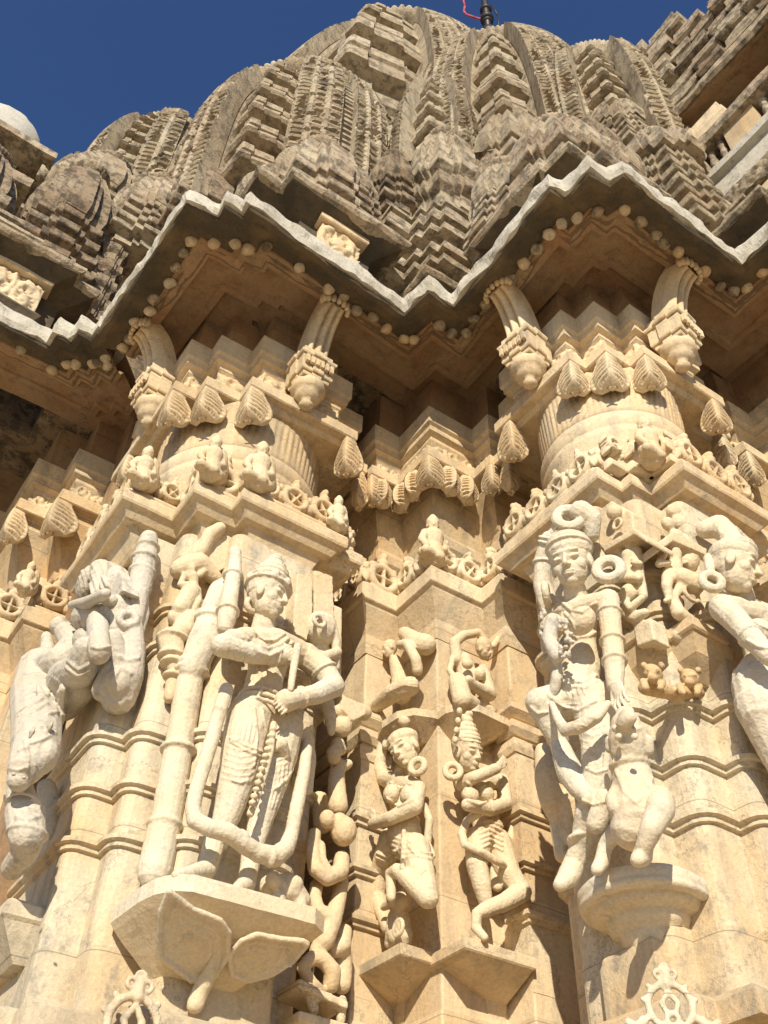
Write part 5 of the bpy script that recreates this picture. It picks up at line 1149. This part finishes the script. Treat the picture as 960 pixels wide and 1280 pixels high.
# ------------------------------------------------------------------ tall curved spires with net carving
def net(ny, nx, cell, strips, period=.125, seed=0):
    """rows of drilled arches between upright fillets"""
    y, x = np.mgrid[0:ny, 0:nx].astype(float)*cell; W = nx*cell; p = W/strips
    r = np.random.default_rng(seed); k = np.floor(x/p); u = x/p-k-.5; per = period*(1+.25*((k*7) % 3-1)); v = (y/per+.5*(k % 2)) % 1-.5
    hole = (np.abs(u) < .27) & (v < .18-.35*np.abs(u)) & (v > -.34); A = np.where(hole, 0., .75)
    A = np.where((np.abs(u) < .36) & (v > .30), .95, A); A = np.where(np.abs(u) > .37, 1.0, A)
    bad = blur(r.random((ny, nx)), 6) > .56
    return np.where(bad, np.minimum(A, .55), A)+(blur(r.random((ny, nx)), 2)-.5)*.16
def shikhara(label, bx, by, z0, Rc, D, Hd, p, ztop, ka, chev=9, mat='spire', cell=.019, seed=0, zlow=None, tip=.25, over=1.0):
    """Tall curved spire on a many-stepped, nearly round plan. (bx,by) is the nearest point of its plan at z0; that point moves
    inwards by D*(dz/Hd)^p; ka is half the angle of the slab column that faces the court."""
    q = 1/math.sqrt(2); cx, cy = bx+Rc*q, by+Rc*q
    rad = lambda z: max(.12, Rc-math.sqrt(2)*D*max(0, (z-z0)/Hd)**p)
    root = empty('temple_spire', (cx, cy, z0), label, 'spire'); zl = z0-.8 if zlow is None else zlow
    half = lambda z: rad(z)*math.sin(ka)*(1-.18*max(0, z-z0)/(ztop-z0))
    mb = MB(); rings = []
    for z in np.linspace(zl, ztop, 40):
        ring = []
        for k in range(90):
            t = 2*math.pi*k/90; d = abs((t+math.pi) % (2*math.pi)-math.pi); r0 = rad(z)-.10
            if d < ka*1.05: r0 = min(r0, (rad(z)+tip*half(z)-half(z)*1.0-.08)/math.cos(d))
            ring.append((cx-q*math.cos(t)*r0+q*math.sin(t)*r0, cy-q*math.cos(t)*r0-q*math.sin(t)*r0, z))
        rings.append(ring)
    mb.loft(rings); mb.build('core', M[mat], root)
    base = math.atan2(-1, -1)
    # column of overhanging angled slabs
    mb = MB(); rings = []; edges = np.linspace(z0-.3, ztop-.05, chev+1); rr_ = np.random.default_rng(seed)
    for k in range(chev):
        a, b = edges[k], edges[k+1]; h = b-a
        for f, o in ((0,-.13*over),(.36,-.12*over),(.40,.0),(.46,.035),(.56,.03),(.60,-.02*over),(.70,-.04*over),(.74,.0),(.90,.01),(.97,-.08*over)):
            z = a+h*f; r0 = rad(z); w = half(z)
            tipd = r0+o+tip*w; lat = tipd-w*.92
            sec = [(tipd*.30, w*1.0), (lat, w*1.0), (lat+w*.30, w*.68), (lat+w*.37, w*.70), (tipd-w*.24, w*.22), (tipd-w*.17, w*.25), (tipd-w*.02, w*.03)]
            sec = sec+[(x, -y) for x, y in sec[::-1]]
            rings.append([(cx-x*q+y*q, cy-x*q-y*q, z) for x, y in sec])
    mb.loft(rings); mb.build('corner_pier', M[mat], root, rough=.006, fs=10, sub=1)
    # net carved panels round the drum, each set back a little behind the next
    lim = R(82); panels = []; a0 = ka*1.04; wd = [(.30,.05),(.10,-.05),(.26,.02),(.08,-.06),(.26,-.01)]
    tot = sum(w for w, _ in wd)
    for sg in (1, -1):
        a = a0
        for i, (w, o) in enumerate(wd):
            b_ = a+(lim-a0)*w/tot; panels.append((sg*a, sg*b_, o, i)); a = b_
    for i_, (a, b_, o, i) in enumerate(panels):
        nx = max(4, int(abs(b_-a)*Rc/cell)); nz = int((ztop-zl)/cell); zz = zl+np.arange(nz)*cell
        rz = np.array([rad(z) for z in zz])[:, None]+o; th = base+np.linspace(a, b_, nx)[None, :]
        P = np.empty((nz, nx, 3)); P[..., 0] = cx+rz*np.cos(th); P[..., 1] = cy+rz*np.sin(th); P[..., 2] = zz[:, None]
        sl = np.gradient(rz[:, 0], cell)[:, None]; k = 1/np.sqrt(1+sl**2); Nv = np.empty((nz, nx, 3))
        Nv[..., 0] = np.cos(th)*k; Nv[..., 1] = np.sin(th)*k; Nv[..., 2] = -sl*k
        Hn = net(nz, nx, cell, max(1, round(nx*cell/.135)), seed=seed*9+i_) if i in (0, 2, 4) else (.35+.5*((zz[:, None]/.11) % 1 > .45))*np.ones((nz, nx))*.9
        mb = MB(); relief(mb, P, Nv, Hn*.075, .14, smooth=False); mb.build('net_panel', M[mat], root)
    rt = rad(ztop); mb = MB()
    mb.lathe((cx, cy, ztop), [(rt*.8,-.3),(rt*1.02,-.06),(rt*1.07,.0),(rt*1.07,.05),(rt*.98,.10),(rt*.5,.16),(rt*.1,.18)], n=240, lobes=80, lob=.03)
    mb.build('shoulder_disc', M[mat], root, rough=.010)
    return root
S1 = shikhara('tallest tan spire with a broad column of angled slabs up its near side', 2.03, 4.13, 9.86, 2.70, .795, 6.93, 2.16, 17.2, R(19), chev=5, seed=1, tip=.38, cell=.024, over=2.0)
S2 = shikhara('net carved spire under the flag pole', 3.07, 2.87, 8.75, 1.75, .60, 5.29, 2.24, 14.2, R(11), chev=7, seed=2, tip=.3, over=1.2)
S3 = shikhara('net carved spire with a rounded shoulder left of the tallest spire', 1.05, 3.99, 8.1, 1.22, .26, 2.9, 3.6, 10.9, R(15), chev=6, seed=3, over=1.3)
S4 = shikhara('low net carved spire far behind the miniature spires at the left', .22, 5.8, 9.8, .85, .20, 2.1, 3.6, 11.9, R(16), chev=8, seed=4)
S5 = shikhara('small net carved spire between the flag pole spire and the balcony wing', 3.73, 2.14, 9.0, .78, .16, 2.3, 2.5, 11.2, R(18), chev=7, seed=5)
S6 = shikhara('narrow net carved spire in the middle, below the flag pole', 2.50, 3.30, 9.0, .42, .10, 1.6, 2.5, 11.2, R(30), chev=6, seed=6, zlow=8.6, cell=.018)
S7 = shikhara('low net carved spire on the skyline at the far left', -.15, 6.3, 9.6, .6, .18, 1.6, 3.0, 11.1, R(16), chev=6, seed=7)

# stepped tower in the notch
st = empty('stepped_tower', (2.6,3.3,5.7), 'stepped tower of stacked zigzag mouldings in the notch between the piers', 'tower')
def wing(o): return shift([(1.85,3.8),(1.85,3.02),(2.05,3.02),(2.05,2.90),(2.10,2.90),(2.10,2.80),(2.17,2.80),(2.17,2.74),(2.50,2.74),(2.50,2.52),(2.8,2.52)], o, o)
lay = [(5.78,5.98,.06,.0),(5.98,6.06,.0,-.03),(6.06,6.30,.10,.02),(6.30,6.40,.04,-.04),(6.42,6.66,.20,.02),(6.66,6.80,.06,.0),(6.82,7.10,.22,.06),(7.10,7.22,.10,.05),(7.24,7.40,.22,.10)]
prof = [(-1.2,5.7)]
for k, (a, b, i, o) in enumerate(lay):
    prof += [(-i-.11-.02*k, a), (-i-.11-.02*k, a+(b-a)*.34), (-o-.02*k-.03, a+(b-a)*.42), (-o-.02*k, a+(b-a)*.5), (-o-.02*k, a+(b-a)*.85), (-o-.02*k-.05, b)]
prof.append((-1.2,7.42))
mb = MB(); mb.sweep(wing(0), prof, seg=.06); mb.build('zigzag_mouldings', M['roofp'], st, rough=.005, fs=14)
kuta('bell topped miniature spire crowning the stepped tower in the notch', 2.34, 2.98, .30, 7.40, 1.9, 2, 'roofp', seed=3)
kuta('narrow miniature spire left on the stepped tower', 2.0, 3.25, .20, 7.35, 1.3, 3, 'roof', seed=4)
kuta('narrow miniature spire right on the stepped tower', 2.72, 2.75, .20, 7.35, 1.3, 3, 'roof', seed=5)
# over the crowned statue pier
kuta('broad bell shaped miniature spire over the crowned statue pier', 1.10, 2.98, .36, 5.95, 1.7, 3, 'roofp', seed=6)
kuta('squat miniature spire right of the broad one over the crowned statue pier', 1.75, 3.35, .26, 6.2, 1.6, 4, 'roof', seed=7)
kuta('tall miniature spire behind the crowned statue pier below the angled slabs', 1.75, 3.70, .36, 7.6, 2.3, 4, 'roofp', seed=8)
kuta('weathered miniature spire at the left side of the crowned statue pier', .92, 3.72, .26, 6.0, 1.5, 4, 'roof', seed=9)
kuta('rounded block like miniature spire below the left net carved spire', .62, 4.2, .36, 7.0, 1.7, 3, 'roof', seed=10)
kuta('miniature spire between the rounded block and the yellow panel', .30, 4.45, .34, 6.9, 1.6, 4, 'roofp', seed=11)
# over the woman's pier
kuta('broad bell shaped miniature spire over the pier with the woman', 2.42, 1.80, .34, 5.95, 1.55, 2, 'roofp', seed=12)
kuta('left flanking miniature spire over the pier with the woman', 2.34, 2.26, .26, 5.98, 1.35, 4, 'roofp', seed=13)
kuta('right flanking miniature spire over the pier with the woman', 2.82, 1.74, .26, 5.98, 1.35, 4, 'roofp', seed=14)
kuta('smooth miniature spire below the flag pole spire', 2.86, 2.62, .36, 7.9, 2.0, 3, 'spire', seed=15)
kuta('miniature spire of stacked slabs beside the balcony', 3.45, 1.62, .34, 6.1, 2.2, 7, 'roofp', seed=16, base=.66)
for k, (nm, x, y, w_, z_, h_, ly) in enumerate((('slender turret between the crowned statue pier bells and the notch tower', 1.98,3.55,.17,7.0,1.5,4),('slender turret left of the angled slab column', 1.45,3.80,.20,7.5,1.5,4),
    ('small turret right of the broad bell over the crowned statue pier', 1.48,3.02,.20,6.2,1.15,4),('small turret at the left shoulder of the crowned statue pier roof', .95,3.30,.20,6.05,1.15,4),
    ('slender turret beside the smooth spire under the flag pole', 2.70,2.92,.20,7.4,1.5,5),('slender turret right of the smooth spire under the flag pole', 3.22,2.42,.22,7.6,1.6,5),
    ('small stacked turret at the foot of the balcony wing', 3.15,2.02,.24,6.9,1.7,6),('small turret behind the balcony side spire', 3.62,2.0,.26,8.2,1.5,5))):
    kuta(nm, x, y, w_, z_, h_, ly, 'roofp' if k % 2 else 'roof', seed=40+k, base=.5)
# left side
kuta('large bell shaped miniature spire over the left pilaster', -.26, 4.40, .30, 5.98, 1.95, 4, 'roof', seed=17)
kuta('round topped miniature spire at the left border', -.95, 4.42, .30, 5.98, 1.45, 2, 'roof', seed=18)
kuta('slim pointed miniature spire with a ring collar beside the large bell', .30, 4.55, .12, 5.95, 2.3, 4, 'roof', seed=19)
kuta('miniature spire behind the large bell at the left', -.25, 4.95, .42, 7.6, 1.7, 4, 'roofp', seed=20)
kuta('pointed miniature spire on the skyline at the left', .0, 5.4, .36, 8.4, 1.6, 4, 'spire', seed=21)
yw = MB(); yw.box(.38,.75,4.80,4.95,5.9,8.0, bev=.01)
tag(yw.build('plain_wall', M['wall'], None, rough=.004), 'plain yellow wall panel between the miniature spires at the left', 'wall')
# roof body behind all of it
rb = MB()
rb.sweep([(-3,7),(-3,5.3),(.45,5.3),(.45,4.7),(1.15,4.7),(1.15,3.5),(2.3,3.5),(2.3,3.3),(2.55,3.3),(2.55,2.4),(2.75,2.4),(2.75,2.1),(3.6,2.1),(3.6,2.5),(5,2.5)], [(-1.6,5.3),(0,5.3),(0,6.0),(-.15,6.1),(-.15,6.6),(-.3,6.7),(-.3,7.3),(-.5,7.4),(-.55,8.4),(-1.6,8.6)], seg=.08)
tag(rb.build('roof_body', M['roof'], None, rough=.03, fs=4), 'dark stepped stone roof body behind the miniature spires', 'roof')

# far left tower with a whitewashed dome
lt = empty('domed_tower', (-1.4,6.2,5), 'carved tower with a whitewashed dome at the left border', 'tower')
poly = [(-3,7.5),(-3,5.35),(-.36,5.35),(-.36,7.0)]
mb = MB(); prof = [(-1,5.5)]
for a, b, i, o in ((6.6,7.1,.12,.0),(7.1,7.5,.2,.05),(7.5,8.0,.28,.1),(8.0,8.4,.22,.0),(8.6,8.9,.2,-.06)): prof += [(-i,a),(-i,a+(b-a)*.4),(-o,a+(b-a)*.5),(-o,b-.06),(-o-.1,b)]
prof.append((-1,9.0)); mb.sweep(poly, prof, seg=.1); mb.build('stepped_body', M['roofp'], lt, rough=.01)
mb = MB(); frieze(mb, poly, .01, 8.42, 8.62, 4, 'scroll', cell=.014, dep=.06, period=.25, maxlen=2.2, skip=1); frieze(mb, poly, -.09, 7.7, 7.9, 5, 'scroll', cell=.014, dep=.05, period=.22, maxlen=2.2, skip=1)
mb.build('carved_frieze', M['roofp'], lt)
mb = MB(); mb.lathe((-.85,5.95,8.8), [(.42,0),(.45,.1),(.42,.2),(.47,.25),(.49,.42),(.45,.66),(.34,.88),(.17,1.02),(.03,1.08)], n=40); mb.build('dome', M['dome'], lt, rough=.02)

# ------------------------------------------------------------------ balcony wing at the right
bw = empty('balcony_wing', (4.6,1.2,5), 'overhanging wing with a seat railing and deep eaves at the upper right', 'balcony')
yv = [(5.2,2.8),(4.2,2.8),(4.2,-.6)]
def wprof(name, prof, mat, rough=.006, poly=None):
    mb = MB(); mb.sweep(poly or [(5.2,2.72),(4.2,2.72),(4.2,-1.2)], prof, seg=.08); return mb.build(name, M[mat], bw, rough=rough)
wprof('wall', [(-1.1,5.6),(-.55,5.6),(-.55,9.3),(-1.1,9.3)], 'soffit')
wprof('lower_cornice', [(-.5,6.5),(-.10,6.5),(-.05,6.55),(-.10,6.62),(-.02,6.72),(-.02,6.80),(-.12,6.86),(-.12,6.95),(.0,7.02),(.0,7.12),(-.5,7.15)], 'cap')
mb = MB(); frieze(mb, [(4.2,2.7),(4.2,-1.2)], .005, 7.14, 7.34, 8, 'scroll', cell=.016, dep=.05, period=.22, maxlen=3); mb.build('carved_band', M['roofp'], bw)
wprof('seat_slab', [(-.5,7.33),(.0,7.33),(.03,7.36),(.03,7.40),(-.03,7.44),(-.03,7.70),(.03,7.72),(.04,7.80),(-.02,7.84),(-.5,7.84)], 'liptop')
for k in range(22):                                      # balusters and slabs of the seat back
    y = 2.5-k*.11
    mb = MB()
    if k % 6 in (0, 1, 2):
        mb.lathe((4.26, y, 7.84), [(.03,0),(.04,.03),(.025,.08),(.04,.16),(.025,.24),(.04,.30),(.03,.36)], n=10); mb.build('baluster', M['roofp'], bw)
    elif k % 6 == 4:
        mb.box(4.21,4.28, y-.15, y+.15, 7.83, 8.2, bev=.01); mb.build('back_slab', M['wall'], bw)
wprof('rail', [(-.25,8.18),(.05,8.18),(.07,8.22),(.07,8.28),(.0,8.32),(-.25,8.32)], 'roofp')
wprof('roof_soffit', [(-.9,9.15),(-.5,9.12),(-.02,8.98),(0,9.0),(-.02,9.06),(-.9,9.3)], 'soffit', .012, [(5.2,2.85),(4.2,2.85),(4.2,-1.2)])
wprof('roof_edge', [(-.5,9.10),(-.03,9.02),(.03,8.97),(.06,9.0),(.05,9.10),(-.5,9.25)], 'roofp', .014, [(5.2,2.85),(4.2,2.85),(4.2,-1.2)])
for k, (y0, y1, z0, z1, o) in enumerate([(1.75,1.95,8.32,8.62,.0),(1.45,1.75,8.32,8.55,-.02),(1.5,1.85,8.55,8.8,-.1),(.3,.75,8.3,8.55,-.1),(.2,.6,8.55,8.8,-.02)]):
    mb = MB(); mb.box(4.2-o-.05,4.6,y0,y1,z0,z1,bev=.03); mb.build('capital_block', M['cap'] if k < 3 else M['roofp'], bw, rough=.008)
r = random.Random(4)
for row, (z, o, yend) in enumerate(((9.12,.0,-1.0),(9.50,-.05,.82),(9.90,-.10,1.0),(10.30,-.16,1.18),(10.70,-.22,1.42),(11.10,-.28,1.66),(11.48,-.34,1.92))):
    y = 2.42-row*.02
    while y > yend:
        L = r.uniform(.24,.42); h = r.uniform(.30,.37); q = r.uniform(-.04,.04); mb = MB()
        mb.box(4.2-o+q, 4.9-o, y-L, y-.03, z+.1, z+h, bev=.03); mb.box(4.14-o+q, 4.9-o, y-L-.01, y-.02, z, z+.11, bev=.03); mb.box(4.26-o+q, 4.9-o, y-L+.05, y-.08, z+h-.01, z+h+.07, bev=.02)
        mb.build('roof_block', M['roofp'] if r.random() < .7 else M['roof'], bw, rough=.016, sub=1); y -= L
wprof('upper_soffit', [(-.9,9.0),(-.2,8.98),(.0,9.05),(.03,9.12),(.0,9.2),(-.9,9.3)], 'roof', .014, [(5.4,2.9),(4.35,2.9),(4.35,2.7)])

# ------------------------------------------------------------------ flag pole
fp = empty('flag_pole', (4.2,4.3,15), 'dark iron flag pole with a pink cord on the spire top', 'pole')
def rod(mb, pts, r, n=10):
    for (p, q) in zip(pts[:-1], pts[1:]):
        d = (q-p); mb.lathe(p, [(r,0),(r,d.length)], n=n, ax=d.normalized())
pb = at(611.5, 45, v=3.75); pt = Vector((pb.x, pb.y, pb.z+3.2)); pb2 = pb-Vector((0,0,.6))
mb = MB(); rod(mb, [pb2, pt], .055, 14); mb.build('shaft', M['pole'], fp)
for z, r, h in ((.02,.11,.16),(.62,.10,.10),(.50,.085,.06),(1.0,.09,.08)):
    mb = MB(); mb.lathe(pb+Vector((0,0,z)), [(r*.6,0),(r,.02),(r,h-.02),(r*.6,h)], n=16); mb.build('collar', M['pole'], fp)
mb = MB(); k = pb; off = lambda a, z: pb+CR*a+Vector((0,0,z))
rod(mb, [off(-.03,.62),off(-.16,.72),off(-.30,.86),off(-.33,1.0),off(-.31,1.2),off(-.34,1.9)], .018, 8); mb.build('cord', M['pink'], fp)
mb = MB(); rod(mb, [off(.03,.30),off(.16,.36),off(.17,.8),off(.10,1.3)], .012, 6); mb.build('wire', M['pole'], fp)
